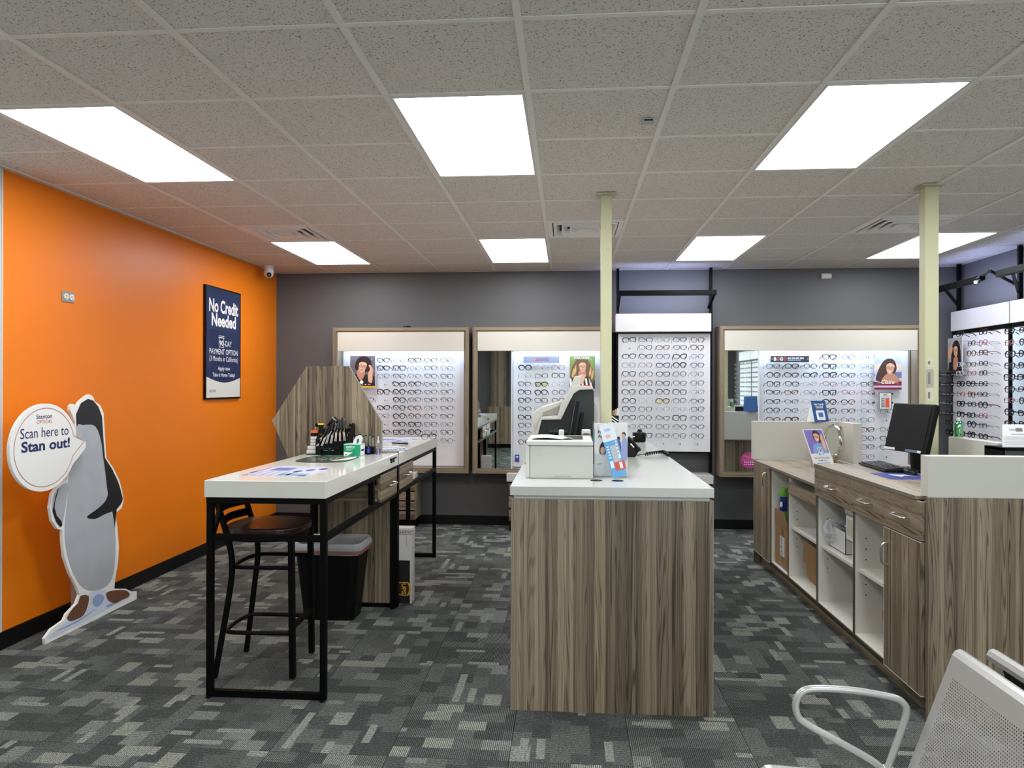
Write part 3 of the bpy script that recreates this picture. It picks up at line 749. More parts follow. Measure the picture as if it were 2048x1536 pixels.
write(mb, f, 'BUY ONE GET ONE', .255, .042, .16, .016, .0005, 0, bold=0.025); write(mb, f, 'FRAMES & LENSES', .24, .022, .13, .011, .0005, 0)
build('lettering', mb, [WPRINT, mat('print_orange', 'd9562a', 0.5)], t)
mb = MB()
for px in (2.122, 2.483): mb.rod((px, 7.714, 1.803), (px, 7.80, 1.803), 0.005, 8)
build('standoff', mb, STEEL, t)
t = thing('round_sticker', 'round magenta sticker low on the mirror', 'sticker', (1.862, 7.6175, 0.76))
f = Fr((1.862, 7.6176, 0.757), (1, 0, 0), (0, 0, 1)); mb = MB()
f.slab(mb, [(.082 * math.cos(q), .082 * math.sin(q)) for q in [2 * PI * j / 32 for j in range(32)]], 0, .0012)
build('disc', mb, mat('print_magenta', 'a8347e', 0.4), t)
mb = MB(); write(mb, f, 'LOVED IT, RATE IT,', 0, .042, .11, .011, .0018, 0, bold=.02); write(mb, f, 'SHARE IT', 0, .026, .05, .011, .0018, 0, bold=.02)
f.rect(mb, -.06, .06, .002, .0035, .0018, 1)
for q in range(5):
    f.ell(mb, -.04 + .02 * q, -.018, .006, .006, .0018, 1, 8); f.ell(mb, -.04 + .02 * q, -.042, .006, .006, .0018, 1, 5)
build('lettering', mb, [mat('print_gold', 'e0b84a', 0.5), WPRINT], t)
t = thing('blue_tag', 'small blue tag low on the display behind the printer', 'tag', (-0.54, 7.79, 0.70))
build('plate', MB().box(-0.565, -0.52, 7.792, 7.799, 0.70, 0.775), mat('print_blue', '2a4f96', 0.4), t)
build('arrow', MB().prism([(-0.56, 0.76), (-0.525, 0.76), (-0.5425, 0.735)], 1, 7.7905, 7.792), WPRINT, t)

# ------------------------------------------------------------------ white pole-mounted display C
t = dC = thing('pole_display', 'white eyeglass panel hung on two black poles', 'display', (1.0, 7.75, 0))
for x in (0.516, 1.489): build('pole', MB().box(x, x + 0.028, 7.745, 7.785, 0.606, ZC - 0.004), BLACKM, t)
build('header', MB().box(0.499, 1.477, 7.60, 7.74, 2.085, 2.272), WHITE2, t, bevel=0.003)
B('display_board', (0.531, 1.485, 7.70, 7.715, 0.833, 2.07), BOARD, t)
mb = MB().box(0.510, 0.531, 7.695, 7.74, 0.815, 2.084).box(1.485, 1.506, 7.695, 7.74, 0.815, 2.084).box(0.531, 1.485, 7.695, 7.74, 0.815, 0.833).box(0.531, 1.485, 7.695, 7.74, 2.07, 2.084)
build('border', mb, BLACKM, t)
B('black_strip', (0.436, 0.516, 7.79, 7.83, 0.61, 2.09), BLACKM, t)  # plain black strip left of the white display board
def light_bar(parent, fr, L_, arm=True):
    """bar along fr.r at fr.o, arms run back along -n"""
    pass
b_ = thing('light_bar', 'black light bar on arms over the white pole display', 'lamp', (1.0, 7.42, 2.45))
build('bar', MB().box(0.512, 1.492, 7.40, 7.44, 2.437, 2.489), BLACKM, b_, bevel=0.003)
for x in (0.53, 1.476): build('arm', MB().bar((x, 7.44, 2.455), (x, 7.745, 2.345), 0.024, 0.024), BLACKM, b_)
build('lamp_strip', MB().box(0.53, 1.474, 7.441, 7.444, 2.440, 2.465), BARLED, b_)
C_x = [0.633, 0.804, 0.98, 1.152, 1.33]
ZCc = [1.995, 1.916, 1.825, 1.735, 1.642, 1.549, 1.458, 1.366, 1.281, 1.188, 1.098, 1.005, 0.925]
rows('the white pole display', dC, C_x, ZCc,
     ['mkskk', '.ktkt', 'mmkKs', 'spmKk', 'mkmks', 'ttmkk', 'mmmms', 'mcgkk', 'mkssk', 'mkkKk', 'kkkkk', '_mkkk', '_....'], 7.56, 7.70, 'eyeglasses on the white pole display')
# low drawers below the displays
def low_drawers(lab, x0, x1, yf, n):
    t = thing('low_cabinet', lab, 'cabinet', ((x0 + x1) / 2, (yf + YB) / 2, 0))
    build('top', MB().box(x0 - 0.02, x1 + 0.01, yf - 0.015, YB - 0.001, 0.52, 0.605), WHITE, t, bevel=0.002)
    B('body', (x0, x1, yf + 0.02, YB - 0.013, 0.105, 0.52), WV, t)
    B('plinth', (x0 + 0.02, x1 - 0.02, yf + 0.03, YB - 0.013, 0.0, 0.105), BLACKM, t)
    for x in (x0 + 0.01, x1 - 0.04): B('leg', (x, x + 0.03, yf + 0.005, yf + 0.03, 0, 0.105), BLACKM, t)
    for k in range(n):
        za = 0.11 + k * 0.405 / n; zb = 0.11 + (k + 1) * 0.405 / n - 0.014
        d = build('drawer', MB().box(x0 + 0.003, x1 - 0.003, yf, yf + 0.02, za, zb), WX, t, bevel=0.002)
        B('finger_pull', (x0 + 0.003, x1 - 0.003, yf + 0.004, yf + 0.02, zb, zb + 0.012), BLACKM, d)
low_drawers('low wooden drawer cabinet with white top under pole display', -0.613, 1.475, 7.53, 3)
low_drawers('low wooden drawer cabinet with white top behind the far bar table', -2.20, -1.60, 7.50, 4)

# ------------------------------------------------------------------ right wall displays
def wall_display(lab, ya, yb, frame_black, boardmat, header=True):
    t = thing('pole_display', lab, 'display', (3.97, (ya + yb) / 2, 0))
    build('pole', MB().box(3.955, 3.99, yb - 0.09, yb - 0.06, 0, ZC - 0.004), BLACKM, t)
    if header: build('header', MB().box(3.93, 3.99, ya, yb, 2.088, 2.285), WHITE2, t, bevel=0.003)
    B('display_board', (3.95, 3.962, ya + 0.03, yb - 0.006, 0.75, 2.05), boardmat, t)
    mb = MB().box(3.945, 3.97, ya, yb, 2.05, 2.086).box(3.945, 3.97, yb - 0.006, yb + 0.004, 0.72, 2.05).box(3.945, 3.97, ya, ya + 0.03, 0.72, 2.05).box(3.945, 3.97, ya + 0.03, yb, 0.72, 0.75)
    build('border', mb, BLACKM, t)
    return t
PALE = mat('display_pale_blue', 'cfdfea', 0.4)
dE = wall_display('white eyeglass panel on side wall beside thick cream post', 6.79, 7.77, True, BOARD)
dF = wall_display('pale blue eyeglass panel at the right edge', 5.72, 6.77, True, PALE)
for ya, lab in ((4.65, 'eyeglass panel on the right wall seen only in the mirror'), (3.58, None), (2.51, None), (1.44, None), (0.37, None), (-0.70, None), (-1.77, None)):
    q = wall_display('eyeglass panel seen in the mirror, %s after the pale blue panel' % ORD[round((4.65 - ya) / 1.07)], ya, ya + 1.05, True, BOARD)
    q['group'] = 'right wall panels seen in the mirror'
for (y0, y1), lab in (((6.70, 7.64), 'black light bar with a lamp end over the side wall panel'), ((5.42, 6.40), 'black light bar reaching past the right edge of picture')):
    b_ = thing('light_bar', lab, 'lamp', (3.61, (y0 + y1) / 2, 2.47))
    build('bar', MB().box(3.60, 3.64, y0, y1, 2.443, 2.50), BLACKM, b_, bevel=0.003)
    if y1 > 7:
        build('lamp_head', MB().tube([(3.62, 6.63, 2.475), (3.62, 6.695, 2.472)], 0.026, 12), BLACKM, b_, smooth=True)
        build('lamp_glass', MB().tube([(3.602, 6.70, 2.452), (3.595, 6.70, 2.44)], 0.012, 8), STRIP, b_)
        build('arm', MB().bar((3.62, 7.25, 2.45), (3.955, 7.70, 2.36), 0.022, 0.022), BLACKM, b_)
        build('arm', MB().tube([(3.62, 6.63, 2.49), (3.62, 6.52, 2.52), (3.955, 6.73, 2.43)], 0.013, 4), BLACKM, b_)
    else:
        build('arm', MB().bar((3.62, 6.2, 2.45), (3.955, 6.69, 2.36), 0.022, 0.022), BLACKM, b_)
    build('lamp_strip', MB().box(3.641, 3.644, y0 + 0.03, y1 - 0.03, 2.447, 2.472), BARLED, b_)
E_y = [7.78, 7.56, 7.36, 7.17, 6.98]
E_z = [2.03, 1.93, 1.834, 1.734, 1.645, 1.545, 1.447, 1.353, 1.251, 1.161, 1.061]
EG = ['__K_K', '___kp', '___tt', '__ckk', 'kmcpk', 'kkKKk', 'kkptk', 'skKkK', 'tkKKp', '_kbKs', '_KKKK']
def side_rows(parent, ys, zs, grid, display, group):
    pm = MB()
    for r, line in enumerate(grid):
        for c, st in enumerate(line):
            if st == '_': continue
            pm.rod((3.95, ys[c], zs[r] - 0.008), (3.83, ys[c], zs[r]), 0.0026, 5)
            eyeglasses((3.815 + random.uniform(-.004, .004), ys[c] + random.uniform(-.006, .006), zs[r] + random.uniform(-.003, .003)),
                       (random.uniform(-.1, .02), random.uniform(-.04, .04), -PI / 2 + random.uniform(-.08, .08)), st,
                       '%s eyeglasses, %s in %s row of %s' % (FR[st][0], ORD[c], ORD[r], display), group)
    build('nose_pegs', pm, mat('peg_clear', 'c8cacd', 0.2), parent, kind='stuff')
side_rows(dE, E_y, E_z, EG, 'white panel on side wall', 'eyeglasses on the side wall panel')
side_rows(dF, [6.58, 6.38], [2.0, 1.9, 1.8, 1.7, 1.6, 1.5, 1.4, 1.3, 1.2, 1.1], ['Kt', 'pK', 'KK', 'mK', 'KK', 'mk', 'pK', 'KK', 'KK', 'KK'], 'pale blue panel', 'eyeglasses on the pale blue panel')
# the rest of the stock on the right wall, only in the mirror
mb = MB()
for k in range(7):
    ya = 4.65 - k * 1.07
    for r in range(11):
        for c in range(5):
            y, z, x = ya + 0.13 + c * 0.195, 1.0 + r * 0.1, 3.82
            for s in (-1, 1):
                yy = y + s * 0.034; n = 8
                pts = [(x, yy + 0.027 * math.cos(q), z + 0.019 * math.sin(q)) for q in [2 * PI * j / n for j in range(n)]]
                mb.tube(pts, 0.003, 4, True)
                mb.rod((x, y + s * 0.067, z + 0.006), (3.935, y + s * 0.064, z - 0.006), 0.002, 4)
tag(build('eyeglasses_stock', mb, mat('frame_black', '0c0c0d', 0.25)), 'further rows of black eyeglasses along the side wall', 'eyeglasses', kind='stuff')
# poster E
t = thing('display_poster', 'poster of a long-haired woman lifting her glasses on side wall', 'poster', (3.87, 7.6, 1.64))
B('backing', (3.872, 3.877, 7.44, 7.71, 1.645, 2.01), WPRINT, t)
f = Fr((3.8715, 7.71, 1.645), (0, -1, 0), (0, 0, 1)); W, H = .27, .365; k = W / 10; mb = MB()
f.rect(mb, 0, W, 0, H, 0, 0); f.rect(mb, 0, W, 0, .03, .0003, 1)
f.poly(mb, smooth2([(3 * k, 3 * k), (3 * k, 10 * k), (5.6 * k, 12.6 * k), (8.4 * k, 10.6 * k), (9 * k, 3 * k)]), .0004, 2)
f.poly(mb, [(.4 * k, 1.2 * k), (1 * k, 4.4 * k), (4 * k, 5 * k), (9 * k, 4.6 * k), (W, 1.2 * k)], .0006, 1)
f.poly(mb, smooth2([(4 * k, 2 * k), (4.4 * k, 6 * k), (7 * k, 6 * k), (6.6 * k, 2 * k)]), .0009, 4)
face(mb, f, 5.7 * k, 8.4 * k, 2.6 * k, .1, (3, 4, 2, 5), .0014)
f.poly(mb, smooth2([(.4 * k, 6.4 * k), (.8 * k, 9.4 * k), (3.2 * k, 10.4 * k), (3.6 * k, 9.2 * k), (2 * k, 6.2 * k)]), .0024, 3)
build('print', mb, [mat('print_mist', 'a9a6a8', 0.4), mat('print_blackcoat', '1f1716', 0.4), mat('print_darkhair', '271a1a', 0.4), SKIN, SKIN2, mat('print_lip', '9c4a42', 0.4)], t)
mb = MB()
for py in (7.47, 7.68):
    for pz in (1.70, 1.97): mb.rod((3.868, py, pz), (3.95, py, pz), 0.005, 8)
build('standoff', mb, STEEL, t)

# ------------------------------------------------------------------ wall fittings
t = thing('wall_poster', 'blue No Credit Needed poster framed on the orange wall', 'poster', (XL, 6.58, 1.40))
B('frame', (XL, XL + 0.022, 6.235, 6.932, 1.392, 2.425), BLACKP, t)
f = Fr((XL + 0.0225, 6.25, 1.407), (0, 1, 0), (0, 0, 1)); W, H = 0.667, 1.003
mb = MB()
curve = [(0, .19)] + [(W * q / 10, .19 - .05 * math.sin(PI * q / 10) ** 1 - 0.005 * q / 10) for q in range(1, 10)] + [(W, .185)]
f.poly(mb, curve + [(W, H), (0, H)], 0, 0)
f.poly(mb, [(0, 0), (W, 0)] + curve[::-1], 0, 1)
write(mb, f, 'No Credit', .333, .845, .575, .125, .0006, 2, bold=0.03); write(mb, f, 'Needed', .333, .715, .48, .12, .0006, 2, bold=0.03)
write(mb, f, '90', .28, .505, .075, .05, .0006, 2, bold=0.015); write(mb, f, '-DAY', .41, .505, .15, .052, .0006, 2)
f.rect(mb, .232, .237, .468, .552, .0006, 2); f.rect(mb, .323, .328, .468, .552, .0006, 2); f.rect(mb, .232, .328, .465, .470, .0006, 2); f.rect(mb, .225, .335, .552, .560, .0006, 2); f.rect(mb, .225, .335, .568, .574, .0006, 2)
write(mb, f, 'PAYMENT OPTION', .333, .425, .56, .052, .0006, 2, bold=0.004); write(mb, f, '(3 Months in California)', .333, .352, .56, .062, .0006, 2)
write(mb, f, 'Apply now', .333, .265, .24, .05, .0006, 2, bold=0.012); write(mb, f, 'Take it Home Today!', .333, .205, .44, .046, .0006, 2, bold=0.012)
write(mb, f, 'acima', .11, .065, .13, .034, .0006, 3)
build('print', mb, [NAVY, mat('poster_cream', 'e4e2da', 0.3), WPRINT, mat('print_teal', '4f8298', 0.4)], t)
B('cover_sheet', (XL + 0.0245, XL + 0.0265, 6.245, 6.922, 1.402, 2.415), glass('poster_cover', (1, 1, 1), 0.95, 0.02), t)
t = thing('wall_outlet', 'grey duplex outlet high on the orange wall', 'outlet', (XL, 4.476, 2.095))
build('plate', MB().box(XL, XL + 0.006, 4.417, 4.535, 2.06, 2.13), mat('outlet_grey', '8f8b80', 0.4), t, bevel=0.002)
for y in (4.452, 4.505):
    r = build('socket', MB().tube([(XL + 0.006, y, 2.095), (XL + 0.011, y, 2.095)], 0.021, 14), mat('socket_white', 'e0ddd3', 0.4), t)
    build('slot', MB().box(XL + 0.0105, XL + 0.0116, y - 0.008, y - 0.005, 2.094, 2.104).box(XL + 0.0105, XL + 0.0116, y + 0.005, y + 0.008, 2.094, 2.104).box(XL + 0.0105, XL + 0.0116, y - 0.003, y + 0.003, 2.08, 2.086), BLK, r)
t = thing('security_camera', 'white dome security camera at the corner under ceiling', 'camera', (-3.12, 7.35, ZC))
CW = mat('camera_white', 'dedcd8', 0.35)
build('mount', MB().lathe([(0.052, 0), (0.052, -0.018), (0.045, -0.028)], (-3.12, 7.35, ZC - 0.003), 20), CW, t, smooth=True)
build('housing', MB().lathe([(0.035, -0.02), (0.05, -0.04), (0.052, -0.075), (0.046, -0.10), (0.03, -0.12), (0.008, -0.128)], (-3.12, 7.35, ZC), 20), CW, t, smooth=True)
d = Vector((0.42, -0.85, -0.3)).normalized(); c0 = Vector((-3.12, 7.35, ZC - 0.085))
r = build('lens', MB().tube([c0 + d * 0.04, c0 + d * 0.056], 0.024, 16), BLACKP, t)
build('lens_ring', MB().tube([c0 + d * 0.054, c0 + d * 0.058], 0.011, 12), mat('camera_glass', '6c6c70', 0.1), r)
t = thing('motion_detector', 'white motion detector on the grey wall under ceiling', 'sensor', (2.70, 7.86, 2.68))
build('body', MB().prism([(7.862, 2.65), (7.862, 2.715), (7.825, 2.705), (7.815, 2.68), (7.83, 2.655)], 0, 2.66, 2.76), CW, t, bevel=0.004)
build('lens_window', MB().box(2.672, 2.748, 7.811, 7.83, 2.672, 2.684), mat('detector_lens', 'b9b7b2', 0.3), t)

# ------------------------------------------------------------------ cutout standee
SX = -3.05
OUT = [(4.227, 1.394), (4.251, 1.405), (4.292, 1.392), (4.316, 1.419), (4.374, 1.451), (4.408, 1.462), (4.443, 1.447), (4.46, 1.416), (4.513, 1.391), (4.549, 1.338), (4.567, 1.151), (4.579, 1.039), (4.65, 0.967), (4.717, 0.875), (4.75, 0.798), (4.767, 0.723), (4.746, 0.678), (4.678, 0.654), (4.7, 0.543), (4.716, 0.42), (4.706, 0.302), (4.677, 0.214), (4.667, 0.146), (4.794, 0.11), (4.865, 0.07), (4.923, 0.056), (4.923, 0.001), (4.022, 0.001), (4.015, 0.037), (4.073, 0.074), (4.178, 0.092), (4.202, 0.122), (4.289, 0.159), (4.319, 0.206), (4.289, 0.269), (4.226, 0.368), (4.179, 0.476), (4.164, 0.576), (4.161, 0.642), (4.118, 0.66), (4.074, 0.715), (4.055, 0.797), (4.074, 0.877), (4.119, 0.913), (4.203, 0.944), (4.196, 1.073), (4.267, 1.175), (4.275, 1.284), (4.251, 1.329), (4.227, 1.367)]
t = thing('cutout_standee', 'white-edged foam board standee with speech bubble by orange wall', 'standee', (SX, 4.47, 0))
f = Fr((SX, 0, 0), (0, 1, 0), (0, 0, 1))
FOAM = mat('foam_board', 'e8e6e0', 0.5)
mb = MB(); f.slab(mb, OUT[:24] + OUT[24:28] + OUT[28:], -0.018, 0)
build('board', mb, FOAM, t)
FRONT = [(4.286, 1.261), (4.341, 1.269), (4.46, 1.256), (4.521, 1.155), (4.539, 1.061), (4.566, 0.942), (4.588, 0.822), (4.64, 0.673), (4.668, 0.549), (4.677, 0.428), (4.667, 0.312), (4.639, 0.224), (4.565, 0.186), (4.458, 0.194), (4.355, 0.239), (4.273, 0.334), (4.218, 0.445), (4.187, 0.56), (4.182, 0.689), (4.203, 0.815), (4.211, 0.943), (4.227, 1.005), (4.278, 1.065)]
DARKP = [(4.286, 1.25), (4.278, 1.338), (4.324, 1.408), (4.391, 1.434), (4.443, 1.422), (4.495, 1.38), (4.531, 1.316), (4.548, 1.153), (4.563, 1.041), (4.64, 0.956), (4.701, 0.865), (4.736, 0.788), (4.75, 0.726), (4.69, 0.678), (4.66, 0.5), (4.6, 0.4), (4.5, 0.8), (4.45, 1.2)]
FLIP = [(4.598, 0.95), (4.64, 0.945), (4.701, 0.865), (4.736, 0.788), (4.75, 0.726), (4.678, 0.678), (4.566, 0.669), (4.467, 0.655), (4.398, 0.671), (4.39, 0.689), (4.494, 0.72), (4.575, 0.763), (4.60, 0.84)]
WING = [(4.119, 0.902), (4.203, 0.922), (4.195, 0.816), (4.18, 0.754), (4.159, 0.673), (4.141, 0.666), (4.104, 0.705), (4.074, 0.773), (4.082, 0.855)]
FA = [(4.325, 0.198), (4.402, 0.176), (4.397, 0.121), (4.355, 0.067), (4.289, 0.062), (4.233, 0.068), (4.202, 0.1), (4.257, 0.142), (4.305, 0.16)]
FB = [(4.583, 0.146), (4.677, 0.133), (4.784, 0.103), (4.834, 0.068), (4.824, 0.045), (4.734, 0.048), (4.676, 0.046), (4.61, 0.08), (4.586, 0.11)]
ICE = [(4.058, 0.043), (4.194, 0.076), (4.355, 0.06), (4.423, 0.136), (4.409, 0.191), (4.493, 0.184), (4.576, 0.166), (4.586, 0.098), (4.676, 0.05), (4.834, 0.045), (4.906, 0.045), (4.338, 0.023), (4.044, 0.022)]
def grad_grey():
    m = mat('print_body_grey', 'b0b3b6', 0.45, noise=0.25, nscale=7)
    return m
mb = MB()
f.poly(mb, ICE, .0008, 3); f.poly(mb, DARKP, .0010, 0); f.poly(mb, smooth2(FRONT, 3), .0016, 1); f.poly(mb, smooth2(WING, 3), .0012, 1)
f.poly(mb, smooth2(FLIP, 3), .0024, 0); f.poly(mb, smooth2(FA, 2), .0020, 2); f.poly(mb, smooth2(FB, 2), .0020, 2)
f.poly(mb, [(4.119, 0.902), (4.074, 0.773), (4.104, 0.705), (4.141, 0.666), (4.159, 0.673), (4.15, 0.70), (4.11, 0.74), (4.092, 0.79), (4.10, 0.86), (4.125, 0.895)], .0018, 0)
for pts in ([(4.1, .05), (4.3, .052), (4.5, .075), (4.3, .04)], [(4.44, .14), (4.5, .16), (4.56, .12), (4.52, .08), (4.46, .09)], [(4.6, .06), (4.75, .045), (4.6, .04)]):
    f.poly(mb, smooth2(pts, 3), .0012, 4)
build('printed_shape', mb, [mat('print_soft_black', '1b1b1d', 0.4), grad_grey(), mat('print_brown_feet', '6b4630', 0.5), mat('print_ice', 'cdd3e2', 0.45), mat('print_ice_shade', '93a2c6', 0.45)], t)
B('easel', (SX - 0.088, SX - 0.02, 4.36, 4.366, 0.0, 0.6), mat('board_back', 'a58a7c', 0.7), t)
# speech bubble
bx = SX + 0.05
bub = [(3.95 + .268 * math.cos(q), 1.163 + .252 * math.sin(q)) for q in [math.radians(a) for a in range(12, 342, 10)]]
bub = bub + [(4.225, 1.07), (4.30, 1.130), (4.302, 1.165), (4.28, 1.18), (4.215, 1.195)]
f = Fr((bx, 0, 0), (0, 1, 0), (0, 0, 1)); mb = MB(); f.slab(mb, bub, -0.018, 0)
r = build('speech_bubble', mb, FOAM, t)
mb = MB(); f.slab(mb, [(3.9, 1.1), (4.2, 1.1), (4.2, 1.2), (3.9, 1.2)], -0.05, -0.018); build('spacer', mb, FOAM, t)
mb = MB()
n = 40
vs = []
for j in range(n):
    q = math.radians(14 + 327 * j / (n - 1))
    vs += [f.p(3.953 + .243 * math.cos(q), 1.163 + .228 * math.sin(q), .0008), f.p(3.953 + .239 * math.cos(q), 1.163 + .224 * math.sin(q), .0008)]
mb.add(vs, [(2 * j, 2 * j + 2, 2 * j + 3, 2 * j + 1) for j in range(n - 1)], 0)
for a, b_ in (((4.185, 1.215), (4.285, 1.172)), ((4.285, 1.172), (4.18, 1.09))):
    v = Vector((b_[0] - a[0], b_[1] - a[1])).normalized(); q = (-v.y * .002, v.x * .002)
    f.poly(mb, [(a[0] - q[0], a[1] - q[1]), (b_[0] - q[0], b_[1] - q[1]), (b_[0] + q[0], b_[1] + q[1]), (a[0] + q[0], a[1] + q[1])], .0008, 0)
write(mb, f, 'Stanton', 3.94, 1.342, .125, .026, .0010, 1, bold=.006); write(mb, f, 'OPTICAL', 3.943, 1.312, .125, .021, .0010, 2)
write(mb, f, 'Scan here to', 3.95, 1.252, .385, .058, .0010, 1); write(mb, f, 'Stan out!', 3.96, 1.177, .39, .062, .0010, 1, bold=.028)
build('lettering', mb, [mat('print_rose', 'b0705e', 0.5), INK, mat('print_copper', 'c47a52', 0.5)], r)

# ------------------------------------------------------------------ bar tables and hexagonal partition
TX0, TX1 = -1.765, -1.158
t = thing('bar_table', 'white topped bar table nearest the viewer on black legs', 'table', (-1.46, 4.1, 0))
build('top', MB().box(TX0, TX1, 3.400, 4.884, 0.978, 1.060), WTABLE, t, bevel=0.0015)
def leg(t, x, y, z1=0.978, z0=0.0): build('leg', MB().box(x, x + 0.03, y, y + 0.03, z0, z1), BLACKM, t, bevel=0.002)
leg(t, TX0 + 0.004, 3.413, 0.948); leg(t, TX1 - 0.034, 3.413, 0.948); leg(t, TX0 + 0.004, 4.845, 0.948); leg(t, TX1 - 0.046, 4.85, 0.948)
for z in (0.03,): 
    for x in (TX0 + 0.019, TX1 - 0.019): build('foot_glide', MB().lathe([(0.012, 0), (0.012, 0.004)], (x, 3.405, 0.0), 10), BLACKP, t)
mb = MB().box(TX0 + 0.004, TX1 - 0.004, 3.413, 3.443, 0.948, 0.978).box(TX1 - 0.034, TX1 - 0.004, 3.443, 4.88, 0.948, 0.978).box(TX0 + 0.004, TX0 + 0.034, 3.443, 4.88, 0.948, 0.978)
build('top_rail', mb, BLACKM, t)
B('foot_rail', (TX0 + 0.034, TX1 - 0.034, 3.415, 3.441, 0.765, 0.795), BLACKM, t)
B('side_rail', (TX1 - 0.032, TX1 - 0.006, 3.443, 4.85, 0.765, 0.795), BLACKM, t)
B('floor_rail', (TX0 + 0.034, TX1 - 0.034, 3.415, 3.441, 0.003, 0.033), BLACKM, t)
build('knee_brace', MB().bar((TX0 + 0.02, 3.435, 0.775), (TX0 + 0.02, 3.565, 0.955), 0.022, 0.022), BLACKM, t)
build('drawer_case', MB().box(-1.70, TX1 - 0.022, 4.44, 4.88, 0.80, 0.948), WX, t)
B('case_lip', (-1.70, TX1 - 0.03, 4.432, 4.44, 0.90, 0.945), BLACKM, t)
B('hanger', (TX1 - 0.05, TX1 - 0.02, 4.32, 4.36, 0.795, 0.948), BLACKM, t)
def handle_x(parent, x, ya, yb, z, out=0.028):
    pts = [(x, ya, z), (x - out, ya + 0.008, z - 0.002), (x - out, yb - 0.008, z - 0.002), (x, yb, z)]
    return build('handle', MB().tube(smooth_path(pts, 3), 0.005, 6), STEEL, parent, smooth=True)
d = build('drawer', MB().box(TX1 - 0.022, TX1 - 0.002, 4.433, 4.86, 0.788, 0.958), WY, t, bevel=0.002)
handle_x(d, TX1 - 0.002, 4.60, 4.76, 0.88, -0.028)
k = build('hook', MB().box(TX1, TX1 + 0.012, 4.66, 4.80, 1.035, 1.043).box(TX1, TX1 + 0.006, 4.68, 4.70, 1.012, 1.035).box(TX1, TX1 + 0.006, 4.74, 4.76, 1.012, 1.035), BLACKP, t)
# partition
t = thing('hexagon_partition', 'upright wood hexagon partition between the bar tables', 'partition', (-1.6, 4.895, 0))
HEX = [(-1.803, 1.655), (-1.506, 1.655), (-1.275, 1.269), (-1.275, 1.068), (-1.16, 1.068), (-1.16, 0.978), (-1.80, 0.978), (-1.915, 0.978), (-2.049, 1.278)]
build('panel', MB().prism(HEX, 1, 4.886, 4.904), WV, t, bevel=0.0015)
build('edge_band', MB().prism([(-1.506, 1.655), (-1.275, 1.269), (-1.272, 1.2695), (-1.504, 1.657)], 1, 4.885, 4.905).box(-1.276, -1.272, 4.885, 4.905, 1.069, 1.269).box(-1.16, -1.157, 4.885, 4.905, 0.975, 1.068), EDGE, t)
build('lower_panel', MB().box(-1.72, -1.206, 4.886, 4.904, 0.03, 0.977), WV, t)
mb = MB().box(-1.206, -1.16, 4.886, 4.904, 0.0, 0.977).box(-1.72, -1.206, 4.886, 4.904, 0.0, 0.03)
build('edge_post', mb, BLACKM, t)
# far table
t = thing('bar_table', 'white topped bar table beyond the hexagon partition', 'table', (-1.46, 5.6, 0))
build('top', MB().box(TX0, TX1, 4.906, 6.375, 0.978, 1.060), WTABLE, t, bevel=0.0015)
leg(t, TX0 + 0.004, 6.33, 0.948); leg(t, TX1 - 0.034, 6.33, 0.948); leg(t, TX0 + 0.004, 4.91, 0.948); leg(t, TX1 - 0.034, 4.91, 0.948); leg(t, TX1 - 0.06, 5.39, 0.948)
mb = MB().box(TX0 + 0.004, TX1 - 0.004, 6.33, 6.36, 0.948, 0.978).box(TX1 - 0.034, TX1 - 0.004, 4.91, 6.33, 0.948, 0.978).box(TX0 + 0.004, TX0 + 0.034, 4.91, 6.33, 0.948, 0.978)
build('top_rail', mb, BLACKM, t)
B('side_rail', (TX1 - 0.032, TX1 - 0.006, 4.94, 6.33, 0.765, 0.795), BLACKM, t)
B('floor_rail', (TX0 + 0.034, TX1 - 0.034, 6.332, 6.358, 0.003, 0.033), BLACKM, t)
build('drawer_case', MB().box(-1.70, TX1 - 0.022, 4.915, 5.37, 0.80, 0.948), WX, t)
d = build('drawer', MB().box(TX1 - 0.022, TX1 - 0.002, 4.945, 5.372, 0.798, 0.958), WY, t, bevel=0.002)
handle_x(d, TX1 - 0.002, 5.10, 5.25, 0.885, -0.028)

# bar stool
t = thing('bar_stool', 'black metal bar stool with dark seat under the near bar table', 'stool', (-1.63, 3.80, 0))
for y0, y1 in ((3.61, 3.64), (3.98, 3.955)):
    pts = smooth_path([(-1.815, y0, 0.012), (-1.755, y1, 0.42), (-1.738, y1, 0.60), (-1.765, y1, 0.74), (-1.835, y1, 0.955)], 4)
    build('back_post', MB().tube(pts, 0.0165, 4, flat=0.9), BLACKM, t)
for y0, y1 in ((3.643, 3.66), (4.0, 3.94)):
    build('leg', MB().bar((-1.414 - (0.028 if y0 > 3.9 else 0), y0, 0.012), (-1.43, y1, 0.735), 0.028, 0.028), BLACKM, t)
for z, x in ((0.815, -1.79), (0.875, -1.81), (0.93, -1.828)):
    build('back_slat', MB().tube(smooth_path([(x, 3.645, z), (x - 0.03, 3.80, z), (x, 3.95, z)], 4), 0.029, 4, flat=0.25), BLACKM, t)
seat = [(-1.605 + 0.21 * math.copysign(abs(math.cos(q)) ** .75, math.cos(q)), 3.80 + 0.20 * math.copysign(abs(math.sin(q)) ** .75, math.sin(q))) for q in [2 * PI * j / 28 for j in range(28)]]
build('seat', MB().prism(seat, 2, 0.745, 0.785), mat('stool_seat', '2b1712', 0.3, noise=0.3, nscale=14), t, bevel=0.012, seg=3)
build('seat_ring', MB().prism([(p[0] * .94 - 1.605 * .06, p[1] * .94 + 3.80 * .06) for p in seat], 2, 0.715, 0.745), BLACKM, t)
